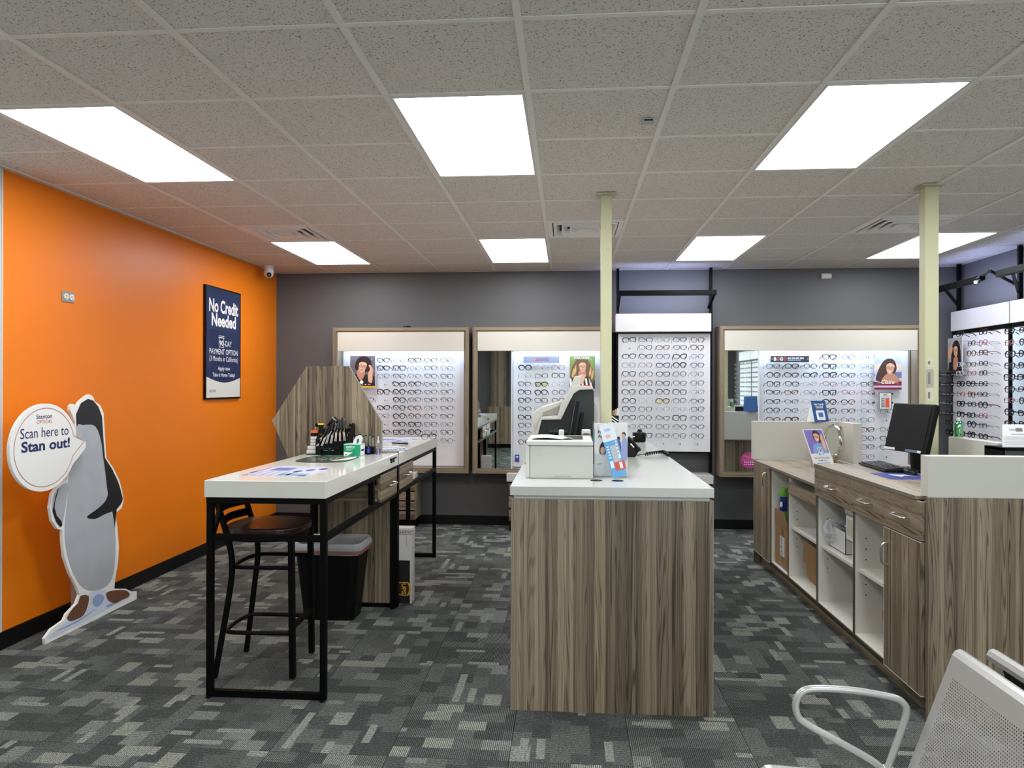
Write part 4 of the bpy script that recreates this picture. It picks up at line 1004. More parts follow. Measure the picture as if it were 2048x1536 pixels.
for z, sx in ((0.575, 0), (0.235, 0.0)):
    xb = -1.742 if z > .5 else -1.782; xf = -1.428 if z > .5 else -1.42
    pts = [(xf, 3.66, z), (xb + .05, 3.65, z), (xb, 3.69, z), (xb - .015, 3.80, z), (xb, 3.91, z), (xb + .05, 3.955, z), (xf, 3.95, z)]
    build('stretcher', MB().tube(smooth_path(pts, 3), 0.011, 6), BLACKM, t)
build('stretcher', MB().bar((-1.422, 3.65, 0.27), (-1.43, 3.975, 0.27), 0.024, 0.024), BLACKM, t)

# waste bin
t = thing('waste_bin', 'black plastic waste bin with a clear liner under table', 'bin', (-1.55, 4.60, 0))
def taper(mb, x0, x1, y0, y1, z0, z1, k, m=0, r=0.04):
    lo = rrect(x0 + k, x1 - k, y0 + k, y1 - k, r, 4); hi = rrect(x0, x1, y0, y1, r, 4); n = len(lo)
    vs = [(p[0], p[1], z0) for p in lo] + [(p[0], p[1], z1) for p in hi]
    mb.add(vs, [(i, (i + 1) % n, n + (i + 1) % n, n + i) for i in range(n)] + [tuple(range(n - 1, -1, -1))], m)
    return hi
mb = MB(); taper(mb, -1.76, -1.335, 4.54, 4.84, 0.0, 0.48, 0.045)
build('body', mb, BLACKP, t)
mb = MB(); lo = rrect(-1.767, -1.328, 4.533, 4.847, .045, 4); mid_ = rrect(-1.775, -1.318, 4.525, 4.855, .05, 4); inn = rrect(-1.745, -1.345, 4.552, 4.828, .04, 4); inn2 = rrect(-1.725, -1.37, 4.575, 4.805, .03, 4); n = len(lo); vs = []
for L_, z in ((lo, .432), (mid_, .452), (mid_, .488), (lo, .505), (inn, .50), (inn2, .36)):
    vs += [(p[0], p[1], z + random.uniform(-.003, .003)) for p in L_]
mb.add(vs, [(k * n + i, k * n + (i + 1) % n, (k + 1) * n + (i + 1) % n, (k + 1) * n + i) for k in range(5) for i in range(n)])
build('liner', mb, LINER, t, smooth=True)
mb = MB(); A = rrect(-1.776, -1.317, 4.524, 4.856, .05, 4); vs = [(p[0], p[1], z) for z in (.440, .462) for p in A]
mb.add(vs, [(i, (i + 1) % n, n + (i + 1) % n, n + i) for i in range(n)]); build('drawstring', mb, mat('red_drawstring', '8f5a50', 0.5), t)
# parcel box
t = thing('parcel_box', 'narrow white parcel box with black base beside far table', 'box', (-1.12, 5.0, 0))
PX0, PX1, PY0, PY1 = -1.215, -1.083, 4.985, 5.075
B('upper', (PX0, PX1, PY0, PY1, 0.30, 0.515), mat('parcel_white', 'cccac5', 0.5), t)
B('lower', (PX0 + 0.0005, PX1 - 0.013, PY0, PY1 - 0.001, 0.003, 0.30), mat('parcel_black', '141210', 0.5), t)
B('side', (PX1 - 0.013, PX1, PY0 + 0.0005, PY1, 0.0, 0.30), mat('parcel_white', 'cccac5', 0.5), t)
build('lid', MB().box(PX0 - 0.003, PX1 + 0.004, PY0 - 0.004, PY1 + 0.003, 0.485, 0.525), mat('parcel_white', 'cccac5', 0.5), t)
f = Fr((PX0, PY0 - 0.001, 0), (1, 0, 0), (0, 0, 1)); mb = MB()
shield = [(x - .008, y) for x, y in [(.115, .055), (.075, .055), (.045, .06), (.045, .145), (.075, .15), (.115, .15), (.128, .135), (.135, .10), (.128, .07)]]
f.poly(mb, shield, .0004, 0); f.poly(mb, [(x * .0 + (x - .082) * .86 + .079, (y - .1025) * .86 + .1025) for x, y in shield], .0008, 1)
f.poly(mb, smooth2([(.100, .062), (.118, .075), (.124, .10), (.118, .13), (.102, .147), (.112, .12), (.114, .1), (.109, .08)], 2), .0012, 0)
write(mb, f, 'UPS', .077, .1025, .075, .032, .0012, 0, bold=.03, rot=-PI / 2)
build('shield', mb, [mat('print_shieldgold', 'd9a128', 0.5), mat('print_shieldbrown', '2a1c12', 0.5)], t); mb = MB()
f.rect(mb, .004, .148, .505, .509, .004 + .0006, 2)
for q in range(6): f.rect(mb, .03 + q * .018, .04 + q * .018, .492, .497, .0048, 3)
f.rect(mb, .092, .095, .40, .47, .0005, 2)
build('print', mb, [WPRINT, WPRINT, mat('print_redline', 'b23a34', 0.5), BLK], t)

# ------------------------------------------------------------------ things on the bar tables
ZT = 1.060
def mat_print(name, lab, cx, cy, L_, W_, kind):
    t = thing(name, lab, 'mat', (cx, cy, ZT), 'counter mats on the bar tables')
    f = Fr((cx, cy, ZT), (1, 0, 0), (0, 1, 0)); mb = MB()
    out = rrect(-W_ / 2, W_ / 2, -L_ / 2, L_ / 2, W_ * .36, 8)
    f.slab(mb, out, 0, .003)
    build('sheet', mb, mat('mat_paper', 'bcbfcb', 0.35) if kind != 'green' else mat('mat_edge', '3a2c24', 0.4), t)
    mb = MB()
    if kind == 'green':
        f.poly(mb, rrect(-W_ / 2 + .008, W_ / 2 - .008, -L_ / 2 + .008, L_ / 2 - .008, W_ * .34, 8), .0034, 0)
        f.poly(mb, [(-.06, .12), (.05, .14), (.12, .19), (.02, .21), (-.08, .2)], .0037, 1)
        f.poly(mb, smooth2([(W_ * .2, -L_ * .33), (W_ * .46, -L_ * .1), (W_ * .46, L_ * .3), (W_ * .38, L_ * .28), (W_ * .3, -L_ * .05)], 3), .0040, 2)
        for q in range(40):
            f.ell(mb, random.uniform(-.3, .25) * W_, random.uniform(-.3, .25) * L_, .007, .008, .0038, 3, 8)
    else:
        f.rect(mb, -.11, .0, .0, .13, .0034, 1)
        for q in range(3): f.ell(mb, .06 + .05 * q, -.03 + .06 * q, .022, .045, .0034, 2, 12)
        for q in range(6): f.rect(mb, -.17 + q * .045, -.155 + q * .045, -.2, -.03, .0034, 3)
        f.poly(mb, [(-W_ * .46, -.12), (-W_ * .40, -.14), (-W_ * .40, .15), (-W_ * .46, .12)], .0034, 4)
        f.rect(mb, .02, .16, -.2, -.12, .0034, 5)
    build('print', mb, [mat('mat_green', '2f4a3c', 0.3), mat('mat_teal', '4a8a70', 0.3), WPRINT, mat('mat_cream', 'c9b79a', 0.4)] if kind == 'green' else
          [mat('mat_paper', 'bcbfcb', 0.35), mat('mat_blue', '5b70ac', 0.3), mat('mat_violet', '57558e', 0.3), mat('mat_pale', '98a6c4', 0.3), mat('mat_lilac', 'a993c4', 0.3), mat('mat_sky', '6c95bc', 0.3)], t)
mat_print('counter_mat', 'pale printed counter mat at the near end of bar table', -1.50, 3.80, .44, .36, 'pale')
mat_print('counter_mat', 'dark green printed counter mat before the tool rack', -1.50, 4.44, .42, .33, 'green')
mat_print('counter_mat', 'pale printed counter mat on the far bar table', -1.46, 5.98, .45, .36, 'pale')
# tool rack
t = thing('tool_rack', 'black bench rack full of pliers before the hexagon partition', 'rack', (-1.60, 4.80, ZT))
RX0, RX1 = -1.672, -1.455
build('side', MB().prism([(4.70, ZT + .004), (4.875, ZT + .004), (4.875, ZT + .165), (4.80, ZT + .165), (4.70, ZT + .10)], 0, RX0, RX0 + 0.03), BLACKP, t)
build('side', MB().prism([(4.70, ZT + .004), (4.875, ZT + .004), (4.875, ZT + .20), (4.83, ZT + .20), (4.70, ZT + .10)], 0, RX1 - 0.012, RX1), BLACKP, t)
build('body', MB().box(RX0 + .03, RX1 - .012, 4.715, 4.87, ZT + .004, ZT + .095).box(RX0 + .03, RX1 - .012, 4.80, 4.87, ZT + .095, ZT + .13).box(RX0 + .03, RX1 - .012, 4.845, 4.87, ZT + .13, ZT + .165), BLACKP, t)
B('base', (-1.735, RX1, 4.69, 4.875, ZT, ZT + .004), BLACKP, t)
f = Fr((RX0 + .03, 4.7145, ZT), (1, 0, 0), (0, 0, 1)); mb = MB(); write(mb, f, 'OptiSource', .055, .042, .075, .012, .0003); f.rect(mb, .02, .09, .028, .031, .0003)
build('lettering', mb, mat('print_palegrey', '9aa0a6', 0.5), t)
for i in range(7):
    x = RX0 + .046 + i * .0225; z0 = ZT + .052 + .007 * i + (.006, 0, .01, .004, .012, .006, .002)[i]; yb = 4.712
    q = thing('pliers', '%s pliers from the orange-capped tower in the tool rack' % (ORD[i] + (' silver' if i != 2 else ' blue and silver')), 'pliers', (x, yb, z0), 'pliers in the tool rack')
    lean = (4 - i) * .0055
    for s_ in (-1, 1):
        build('grip', MB().tube([(x + s_ * .0045 - lean * 1.6, yb - .014, z0), (x + s_ * .004 - lean * .5, yb + .0, z0 + .055), (x, yb + .04, z0 + .08)], [.0026, .0028, .003], 6), mat('tool_blue', '8fb4d4', 0.3) if i == 2 and s_ > 0 else STEEL, q)
    build('jaw', MB().bar((x, yb + .04, z0 + .078), (x + lean * .6, yb + .075, z0 + .125 + .012 * (i % 3)), .014, .012), BLACKP if i % 3 else DARK, q)
q = thing('cutter', 'yellow and black cutter standing in the tool rack', 'cutter', (-1.657, 4.76, ZT))
build('handle', MB().tube([(-1.660, 4.765, ZT + .075), (-1.660, 4.765, ZT + .135), (-1.656, 4.765, ZT + .205)], [.012, .014, .019], 6, flat=.5), BLACKP, q)
build('grip', MB().box(-1.669, -1.645, 4.752, 4.776, ZT + .104, ZT + .135).box(-1.676, -1.638, 4.754, 4.774, ZT + .196, ZT + .207), mat('tool_yellow', 'e0c21c', 0.4), q)
q = thing('punch_tool', 'large black and chrome punch tool atop the tool rack', 'tool', (-1.59, 4.83, ZT + .165))
build('head', MB().bar((-1.625, 4.84, ZT + .175), (-1.575, 4.84, ZT + .235), .04, .03), BLACKP, q)
build('arm', MB().bar((-1.60, 4.83, ZT + .245), (-1.555, 4.83, ZT + .21), .012, .02).tube([(-1.585, 4.822, ZT + .205), (-1.585, 4.812, ZT + .205)], .013, 10), CHROME, q)
build('handle', MB().bar((-1.56, 4.84, ZT + .165), (-1.525, 4.84, ZT + .225), .016, .02).box(-1.535, -1.49, 4.835, 4.845, ZT + .225, ZT + .235), STEEL, q)
q = thing('nippers', 'black-handled nippers standing at the end of tool rack', 'nippers', (-1.475, 4.85, ZT + .165))
build('handles', MB().bar((-1.47, 4.85, ZT + .12), (-1.462, 4.85, ZT + .205), .012, .01).bar((-1.487, 4.85, ZT + .12), (-1.483, 4.85, ZT + .20), .012, .01), BLACKP, q)
build('pivot', MB().rod((-1.478, 4.843, ZT + .175), (-1.478, 4.857, ZT + .175), .008), STEEL, q)
# small drawers tower
t = thing('parts_drawers', 'tower of clear parts drawers with an orange cap', 'organizer', (-1.70, 4.80, ZT + .004))
CLR = mat('cloudy_plastic', 'c9c6bd', 0.3)
for k in range(3): build('drawer', MB().box(-1.722, -1.676, 4.74, 4.82, ZT + .058 + k * .021, ZT + .077 + k * .021), CLR, t, bevel=.002)
build('wide_box', MB().box(-1.742, -1.676, 4.72, 4.83, ZT + .004, ZT + .03), CLR, t, bevel=.003); build('wide_box', MB().box(-1.738, -1.678, 4.725, 4.825, ZT + .031, ZT + .056), CLR, t, bevel=.003)
B('block', (-1.719, -1.676, 4.742, 4.818, ZT + .121, ZT + .143), BLACKP, t); B('cap', (-1.720, -1.675, 4.741, 4.819, ZT + .143, ZT + .158), mat('cap_orange', 'd8622a', 0.4), t)
q = thing('loupe', 'small round loupe with brown handle on orange cap', 'loupe', (-1.70, 4.78, ZT + .158))
build('stem', MB().rod((-1.705, 4.78, ZT + .158), (-1.694, 4.78, ZT + .185), .005), mat('loupe_wood', 'b08a6a', 0.5), q); build('head', MB().tube([(-1.69, 4.775, ZT + .193), (-1.69, 4.785, ZT + .193)], .013, 12), BLACKP, q)
# glasses on the table
eyeglasses((-1.565, 4.665, ZT + .024), (0.05, 0, 0.05), 'K', 'black eyeglasses lying in front of the black tool rack', 'eyeglasses lying on the bar table', 3)
# tissue box
t = thing('wipes_box', 'green box of lab wipes on the bar table', 'box', (-1.39, 4.70, ZT))
bx0, bx1, by0, by1 = -1.462, -1.352, 4.64, 4.75
build('carton', MB().box(bx0, bx1, by0, by1, ZT, ZT + .075), [mat('wipes_green', '1f9a6c', 0.4)], t, bevel=.001)
B('lid', (bx0 - .0005, bx1 + .0005, by0 - .0005, by1 + .0005, ZT + .075, ZT + .078), mat('wipes_pale', 'bfe3d3', 0.4), t)
f = Fr((bx0, by0 - .0008, ZT), (1, 0, 0), (0, 0, 1)); mb = MB()
write(mb, f, 'KIMTECH', .045, .058, .055, .015, .0002, bold=.02); f.rect(mb, .018, .05, .044, .046, .0002); f.rect(mb, .018, .06, .039, .041, .0002)
f.poly(mb, [(.001, .001), (.022, .001), (.062, .024), (.001, .028)], .0002); f.rect(mb, .008, .024, .009, .013, .0005, 1)
g = Fr((bx1 + .0008, by0, ZT), (0, 1, 0), (0, 0, 1)); g.rect(mb, .004, .106, .002, .072, .0002); g.rect(mb, .02, .085, .03, .042, .0005, 1)
build('print', mb, [WPRINT, BLK], t)
mb = MB().prism([(bx0 + .048 + a, ZT + b_) for a, b_ in ((0, .076), (.004, .10), (.022, .126), (.042, .134), (.058, .126), (.062, .108), (.052, .078), (.036, .078), (.042, .10), (.038, .114), (.026, .106), (.020, .076))], 1, 4.685, 4.705)
build('tissue', mb, PAPER, t)
# magnifier, tools behind the box, bottles
t = thing('chrome_magnifier', 'round chrome magnifier standing beside the green box', 'magnifier', (-1.475, 4.78, ZT))
build('ring', MB().tube([(-1.475 + .010 * math.cos(q), 4.80 + .03 * math.sin(q) * .5, ZT + .115 + .034 * math.sin(q)) for q in [2 * PI * j / 18 for j in range(18)]], .006, 6, True), CHROME, t, smooth=True)
build('disc', MB().tube([(-1.480, 4.80, ZT + .115), (-1.470, 4.80, ZT + .115)], .030, 16), CHROME, t); build('stem', MB().rod((-1.475, 4.80, ZT), (-1.475, 4.80, ZT + .082), .006), CHROME, t)
t = thing('tool_stand', 'low black stand behind the green box', 'stand', (-1.40, 4.80, ZT))
build('block', MB().box(-1.465, -1.30, 4.785, 4.85, ZT, ZT + .05), BLACKP, t, bevel=.003)
for i, x in enumerate((-1.447, -1.426, -1.404, -1.384, -1.363, -1.334, -1.312)):
    q = thing('screwdriver', '%s slim screwdriver from the chrome magnifier, behind the green box' % ORD[i], 'screwdriver', (x, 4.81, ZT + .05), 'silver screwdrivers behind the green box')
    h = .062 + .006 * (i % 3)
    build('shaft', MB().tube([(x, 4.81, ZT + .05), (x, 4.81, ZT + .05 + h * .6), (x, 4.81, ZT + .05 + h)], [.0055, .006, .005], 8), STEEL, q); build('cap', MB().rod((x, 4.81, ZT + .05 + h), (x, 4.81, ZT + .058 + h), .008), DARK, q)
t = thing('blue_bottle', 'small blue bottle behind the green box', 'bottle', (-1.325, 4.76, ZT))
build('body', MB().lathe([(.0135, 0), (.0135, .012)], (-1.328, 4.755, ZT), 12, 0), BLACKP, t); build('glass', MB().lathe([(.0135, .012), (.0135, .035), (.006, .043), (.006, .05)], (-1.328, 4.755, ZT), 12), mat('blue_glass', '1c2f8c', 0.15), t)
t = thing('spray_bottle', 'clear spray bottle with violet liquid on bar table', 'bottle', (-1.265, 4.78, ZT))
c = (-1.272, 4.79, ZT)
build('bottle', MB().lathe([(.017, 0), (.018, .004), (.018, .068), (.009, .076)], c, 14), ACRYL, t, smooth=True); build('liquid', MB().lathe([(.0165, .002), (.0165, .036)], c, 14), VIOLET, t, smooth=True)
build('pump', MB().lathe([(.009, .076), (.009, .092), (.005, .094), (.005, .12)], c, 10), mat('pump_clear', 'c8ccd0', 0.3), t)
t = thing('test_strips', 'white paper strips with blue printing on far bar table', 'paper', (-1.33, 5.25, ZT))
for k, (x, y, r_) in enumerate(((-1.33, 5.32, .4), (-1.26, 5.18, .35), (-1.30, 5.08, .45))):
    f = Fr((x, y, ZT), (math.cos(r_), math.sin(r_), 0), (-math.sin(r_), math.cos(r_), 0)); mb = MB()
    f.slab(mb, [(-.09, -.11), (.09, -.11), (.09, .11), (-.09, .11)], .0005 + .0012 * k, .0013 + .0012 * k, 0)
    for q in range(6): f.rect(mb, -.08 + q * .028, -.06 + q * .028, -.08, .02, .0016 + .0012 * k, 1)
    build('sheet', mb, [PAPER, mat('print_midblue', '2d6db0', 0.4)], t)
t = thing('pen', 'black pen lying across the far bar table mat', 'pen', (-1.30, 5.58, ZT))
build('barrel', MB().rod((-1.38, 5.62, ZT + .008), (-1.24, 5.56, ZT + .008), .006), BLACKP, t); build('clip', MB().bar((-1.27, 5.573, ZT + .015), (-1.24, 5.56, ZT + .015), .004, .003), STEEL, t)
eyeglasses((-1.19, 6.15, ZT + .022), (0.1, 0, 0.5), 'k', 'thin black eyeglasses at the far corner of the bar table', 'eyeglasses lying on the bar table', 0)

# ------------------------------------------------------------------ centre counter
t = thing('service_counter', 'wood-fronted counter with a thick white top', 'counter', (0.2, 4.8, 0))
build('top', MB().box(-0.268, 0.672, 3.383, 6.30, 1.010, CT), WHITE, t, bevel=.002)
B('recess_strip', (-0.25, 0.655, 3.402, 6.29, 0.992, 1.010), mat('strip_grey', 'c6c4bc', 0.4), t)
build('front_panel', MB().box(-0.265, 0.668, 3.392, 3.412, 0.0, 0.992), WV, t, bevel=.001)
B('body', (-0.262, 0.665, 3.412, 6.28, 0.09, 0.992), WV, t)
B('plinth', (-0.24, 0.64, 3.412, 6.26, 0.0, 0.09), BLACKM, t)
build('edge_band', MB().box(0.665, 0.672, 3.393, 3.414, 0.0, 0.995).box(-0.2655, 0.6685, 3.3915, 3.4125, 0.992, 0.995), EDGE, t)
for x in (0.142, 0.247):
    g = thing('cable_grommet', 'black oval cable grommet %s' % ('in counter top beside the printer corner' if x < .2 else 'in counter top under the blue leaflet'), 'grommet', (x, 3.605, CT))
    build('ring', MB().lathe([(.029, 0), (.029, .002), (.022, .002)], (x, 3.605, CT), 20), BLACKP, g); build('cap', MB().lathe([(.022, .0), (.022, .0012)], (x, 3.605, CT), 20), BLK, g)
# printer
t = thing('printer', 'white laser printer on the counter', 'printer', (-0.04, 3.85, CT))
PW = mat('printer_white', 'c2c3bb', 0.4); PW2 = mat('printer_cream', 'd2d1c8', 0.4)
build('body', MB().box(-0.19, 0.128, 3.66, 4.05, CT, CT + .165), PW, t, bevel=.006, seg=2)
build('front_door', MB().box(-0.213, -0.191, 3.665, 4.04, CT, CT + .165), PW2, t, bevel=.004)
build('lid', MB().box(-0.208, 0.128, 3.655, 4.055, CT + .167, CT + .192), PW2, t, bevel=.006, seg=2)
B('paper_recess', (-0.13, 0.08, 3.74, 4.0, CT + .1915, CT + .193), DARK, t)
build('tray_latch', MB().box(-0.219, -0.212, 3.70, 3.75, CT + .068, CT + .076), mat('latch_brown', '8d7f72', 0.5), t)
f = Fr((-0.19, 3.6595, CT), (1, 0, 0), (0, 0, 1)); mb = MB()
for a in ((.028, .050, .138, .1395), (.028, .050, .117, .1185), (.028, .0295, .117, .1395), (.0485, .050, .117, .1395)): f.rect(mb, a[0], a[1], a[2], a[3], .0004)
f.rect(mb, .034, .044, .122, .123, .0004); build('embossed_mark', mb, mat('emboss_grey', 'b8b8b0', 0.5), t)
B('tray_handle', (-0.065, 0.02, 3.655, 3.662, CT + .002, CT + .016), mat('handle_grey', 'b4b4ac', 0.5), t)
q = thing('printed_sheet', 'curled printed sheet lying on the printer', 'paper', (-0.1, 3.8, CT + .194))
mb = MB(); P = [(-.185, CT + .197), (-.15, CT + .203), (-.10, CT + .203), (-.05, CT + .199), (-.02, CT + .196)]
mb.add([(x, y, z) for y in (3.70, 3.95) for x, z in P], [(i, i + 1, 6 + i, 5 + i) for i in range(4)]); build('sheet', mb, PAPER, q, smooth=True)
mb = MB(); mb.add([(-.03, 3.72, CT + .197), (.01, 3.70, CT + .207), (.03, 3.74, CT + .196), (-.02, 3.86, CT + .199)], [(0, 1, 2, 3)]); build('folded_corner', mb, PAPER, q)
# lens edger
EY0, EY1 = 4.32, 4.62
t = thing('lens_edger', 'grey and charcoal lens edging machine behind the printer', 'machine', (-0.02, 4.47, CT))
def prof(name, P, y0, y1, m, bev=.004):
    build(name, MB().prism(P, 1, y0, y1), m, t, bevel=bev, seg=2)
prof('body', [(-0.19, CT), (-0.185, 1.223), (-0.154, 1.321), (-0.039, 1.324), (0.014, 1.434), (0.038, 1.478), (0.071, 1.499), (0.15, 1.501), (0.157, 1.49), (0.158, CT)], EY0 + .02, EY1, DARK)
prof('side_trim', [(-0.205, 1.20), (-0.158, 1.338), (-0.063, 1.336), (-0.038, 1.42), (-0.017, 1.445), (0.02, 1.505), (0.055, 1.527), (0.15, 1.520), (0.15, 1.502), (0.071, 1.499), (0.038, 1.478), (0.014, 1.434), (-0.039, 1.322), (-0.154, 1.319), (-0.185, 1.20)], EY0, EY0 + .05, GREYB)
prof('lid', [(-0.017, 1.441), (0.043, 1.582), (0.086, 1.585), (0.071, 1.51), (0.045, 1.52), (0.02, 1.50)], EY0 + .03, EY1 - .03, GREYB)
prof('housing', [(-0.205, CT), (-0.197, 1.22), (-0.221, 1.343), (-0.214, 1.357), (-0.163, 1.392), (-0.034, 1.432), (-0.036, 1.41), (-0.06, 1.345), (-0.156, 1.338)], EY0 + .06, EY1 - .02, GREYB)
prof('window', [(-0.152, 1.362), (-0.045, 1.405), (-0.056, 1.352), (-0.148, 1.348)], EY0 + .055, EY0 + .062, mat('edger_window', '8a887e', 0.3), 0)
prof('rear_cover', [(0.157, 1.435), (0.178, 1.405), (0.186, 1.362), (0.186, CT), (0.157, CT)], EY0 + .08, EY1, GREYB)
q = thing('screen_pair', 'two thin black screens on stands beside the lens edger', 'screen', (0.03, 4.2, CT))
build('screen', MB().prism([(0.045, 1.436), (0.070, 1.44), (0.028, 1.20), (0.004, 1.20)], 1, 4.16, 4.26), BLACKP, q, bevel=.003)
build('screen_glass', MB().prism([(0.043, 1.43), (0.046, 1.43), (0.009, 1.205), (0.005, 1.205)], 1, 4.158, 4.262), mat('screen_sheen', '3a4046', 0.15), q)
build('rear_screen', MB().prism([(0.076, 1.372), (0.094, 1.366), (0.07, 1.20), (0.045, 1.20)], 1, 4.18, 4.26), BLACKP, q, bevel=.003)
build('stand', MB().box(0.0, 0.07, 4.17, 4.26, CT, 1.20), BLACKP, q)
q = thing('lensmeter', 'white lensmeter with black eyepiece behind the printer', 'instrument', (-0.05, 4.15, CT))
build('eyepiece', MB().tube([(-0.108, 4.15, 1.252), (-0.085, 4.15, 1.252), (-0.084, 4.15, 1.252), (-0.0, 4.15, 1.252)], [.017, .017, .02, .02], 14), BLACKP, q, smooth=True)
build('column', MB().box(-0.05, -0.02, 4.12, 4.18, CT, 1.272), mat('lensmeter_white', 'dad8d0', 0.4), q, bevel=.004)
build('arm', MB().box(0.08, 0.13, 4.12, 4.18, CT, 1.275), mat('lensmeter_white', 'dad8d0', 0.4), q, bevel=.004)
build('knob', MB().tube([(0.105, 4.10, 1.222), (0.105, 4.12, 1.222)], .036, 20), mat('knob_grey', '6c6a66', 0.4), q); build('hub', MB().tube([(0.105, 4.092, 1.222), (0.105, 4.10, 1.222)], .02, 16), BLACKP, q)
build('crossbar', MB().box(-0.02, 0.08, 4.14, 4.16, 1.06, 1.09), BLACKP, q)
# brochures
t = thing('brochure_holder', 'clear acrylic holder with white application brochures', 'holder', (0.22, 3.78, CT))
B('back_plate', (0.132, 0.312, 3.80, 3.803, CT, 1.335), ACRYL, t)
build('foot', MB().box(0.132, 0.312, 3.70, 3.80, CT, CT + .003), ACRYL, t)
B('pocket', (0.14, 0.305, 3.755, 3.757, CT + .003, CT + .12), ACRYL, t)
q = thing('brochure_stack', 'white brochures showing a family, in the acrylic holder', 'brochure', (0.22, 3.78, CT + .003))
build('leaves', MB().box(0.139, 0.225, 3.765, 3.795, CT + .004, 1.328).box(0.229, 0.308, 3.765, 3.795, CT + .004, 1.332), [mat('brochure_white', 'e4e2dc', 0.4)], q)
f = Fr((0.139, 3.7645, CT), (1, 0, 0), (0, 0, 1)); mb = MB()
write(mb, f, 'How', .040, .232, .044, .018, .0003, 0, bold=.02); write(mb, f, 'Apply', .044, .207, .052, .019, .0003, 0, bold=.02)
f.poly(mb, smooth2([(.026, .12), (.03, .165), (.048, .18), (.058, .15), (.055, .115)], 3), .0003, 1); f.ell(mb, .042, .135, .012, .02, .0006, 2, 10)
f.rect(mb, .012, .04, .068, .070, .0003, 3); f.rect(mb, .012, .035, .06, .062, .0003, 3)
f.ell(mb, .15, .218, .011, .014, .0004, 1, 10); f.ell(mb, .147, .212, .009, .011, .0008, 2, 10); f.poly(mb, smooth2([(.14, .09), (.142, .19), (.153, .205), (.166, .19), (.166, .09)], 3), .0006, 4)
f.ell(mb, .123, .198, .009, .011, .0008, 1, 10); f.poly(mb, smooth2([(.108, .13), (.112, .18), (.124, .192), (.136, .17), (.134, .12)], 3), .0010, 5)
build('print', mb, [BLK, mat('print_hair', '2a2230', 0.4), SKIN, mat('print_greyline', '77777a', 0.5), mat('print_lavender', '9aa2d2', 0.4), mat('print_indigo', '4a5596', 0.4)], q)
B('teal_tab', (0.134, 0.139, 3.70, 3.705, 1.235, 1.30), mat('tab_teal', '5aa6b0', 0.4), t)
q = thing('lens_leaflet', 'blue and red leaflet leaning on the brochure holder', 'leaflet', (0.25, 3.68, CT))
f = Fr((0.229, 3.672, CT + .003), (0.955, 0, 0.27), (-0.255, 0.12, 0.955)); mb = MB(); f.slab(mb, [(0, 0), (.072, 0), (.072, .275), (0, .275)], -.002, 0)
build('sheet', mb, [mat('leaflet_blue', '5a9fd2', 0.3)], q)
mb = MB()
f.rect(mb, 0, .072, .185, .275, .0004, 0); f.rect(mb, .026, .072, .075, .16, .0004, 1); f.rect(mb, .026, .06, .075, .16, .0007, 2); f.rect(mb, .024, .078, .032, .075, .0008, 3)
f.rect(mb, .006, .022, .05, .085, .0006, 0); f.rect(mb, .056, .066, .09, .18, .001, 0); f.rect(mb, .05, .064, .038, .07, .0012, 0)
for qk in range(5): f.rect(mb, .008, .02, .10 + qk * .014, .106 + qk * .014, .0006, 0)
for qk in range(4): f.rect(mb, .056 + .003, .063, .165 - qk * .018, .172 - qk * .018, .0013, 4)
f.ell(mb, .03, .21, .014, .01, .0007, 5, 12); f.rect(mb, .02, .05, .235, .25, .0007, 6)
build('print', mb, [mat('leaflet_white', 'dfe4ea', 0.3), mat('leaflet_blue', '5a9fd2', 0.3), mat('leaflet_grey', 'aeb6ba', 0.3), REDP, BLK, mat('leaflet_pink', 'd8b8b4', 0.3), mat('leaflet_ice', 'a8c6e2', 0.3)], q)
# phone with cord
t = thing('desk_phone', 'black desk phone on the white counter', 'phone', (0.42, 4.85, CT))
build('base', MB().prism([(0.36, CT), (0.445, CT), (0.47, CT + .045), (0.40, CT + .12), (0.36, CT + .12)], 1, 4.80, 4.98), BLACKP, t, bevel=.006)
build('handset', MB().tube(smooth_path([(0.395, 4.81, CT + .125), (0.425, 4.80, CT + .10), (0.455, 4.80, CT + .065), (0.468, 4.80, CT + .04)], 4), [.016] * 4 + [.011] * 5 + [.017] * 4, 8), BLACKP, t, smooth=True)
build('light_strip', MB().bar((0.412, 4.785, CT + .09), (0.434, 4.782, CT + .066), .008, .004), WPRINT, t)
pts = []
path = smooth_path([(0.455, 4.80, CT + .012), (0.51, 4.87, CT + .014), (0.56, 4.92, CT + .016), (0.615, 4.97, CT + .018), (0.650, 5.0, CT + .016), (0.662, 4.93, CT + .014), (0.664, 4.86, CT + .012)], 16)
for i, p in enumerate(path):
    r_ = .012 if i > 18 else .001
    pts.append(p + Vector((0, math.cos(i * 1.55) * r_, math.sin(i * 1.55) * r_ + .001)))
build('coiled_cord', MB().tube(pts, .0035, 5), BLACKP, t, smooth=True)
# pen box, acrylic, cup
t = thing('pen_holder', 'black and white striped holder with cards behind brochures', 'holder', (0.32, 5.02, CT))
build('box', MB().box(0.285, 0.35, 4.99, 5.05, CT, 1.32), BLACKP, t)
f = Fr((0.285, 4.9895, CT), (1, 0, 0), (0, 0, 1)); mb = MB()
for k in range(4): f.poly(mb, [(.002, .205 + .02 * k), (.062, .165 + .02 * k), (.062, .173 + .02 * k), (.002, .213 + .02 * k)], .0004)
build('stripe_print', mb, WPRINT, t)
for k, (x, h) in enumerate(((.31, 1.345), (.325, 1.352), (.338, 1.36))):
    q = thing('card_strip', ('brown', 'tan', 'white')[k] + ' card standing in the striped holder', 'card', (x, 5.02, 1.30), 'cards in the striped holder')
    build('card', MB().bar((x, 5.02 - .01 * k, 1.30), (x + .008, 5.02 - .01 * k, h + .01), .016, .004), [CARD, mat('card_tan', 'b9a684', 0.6), PAPER][k], q)
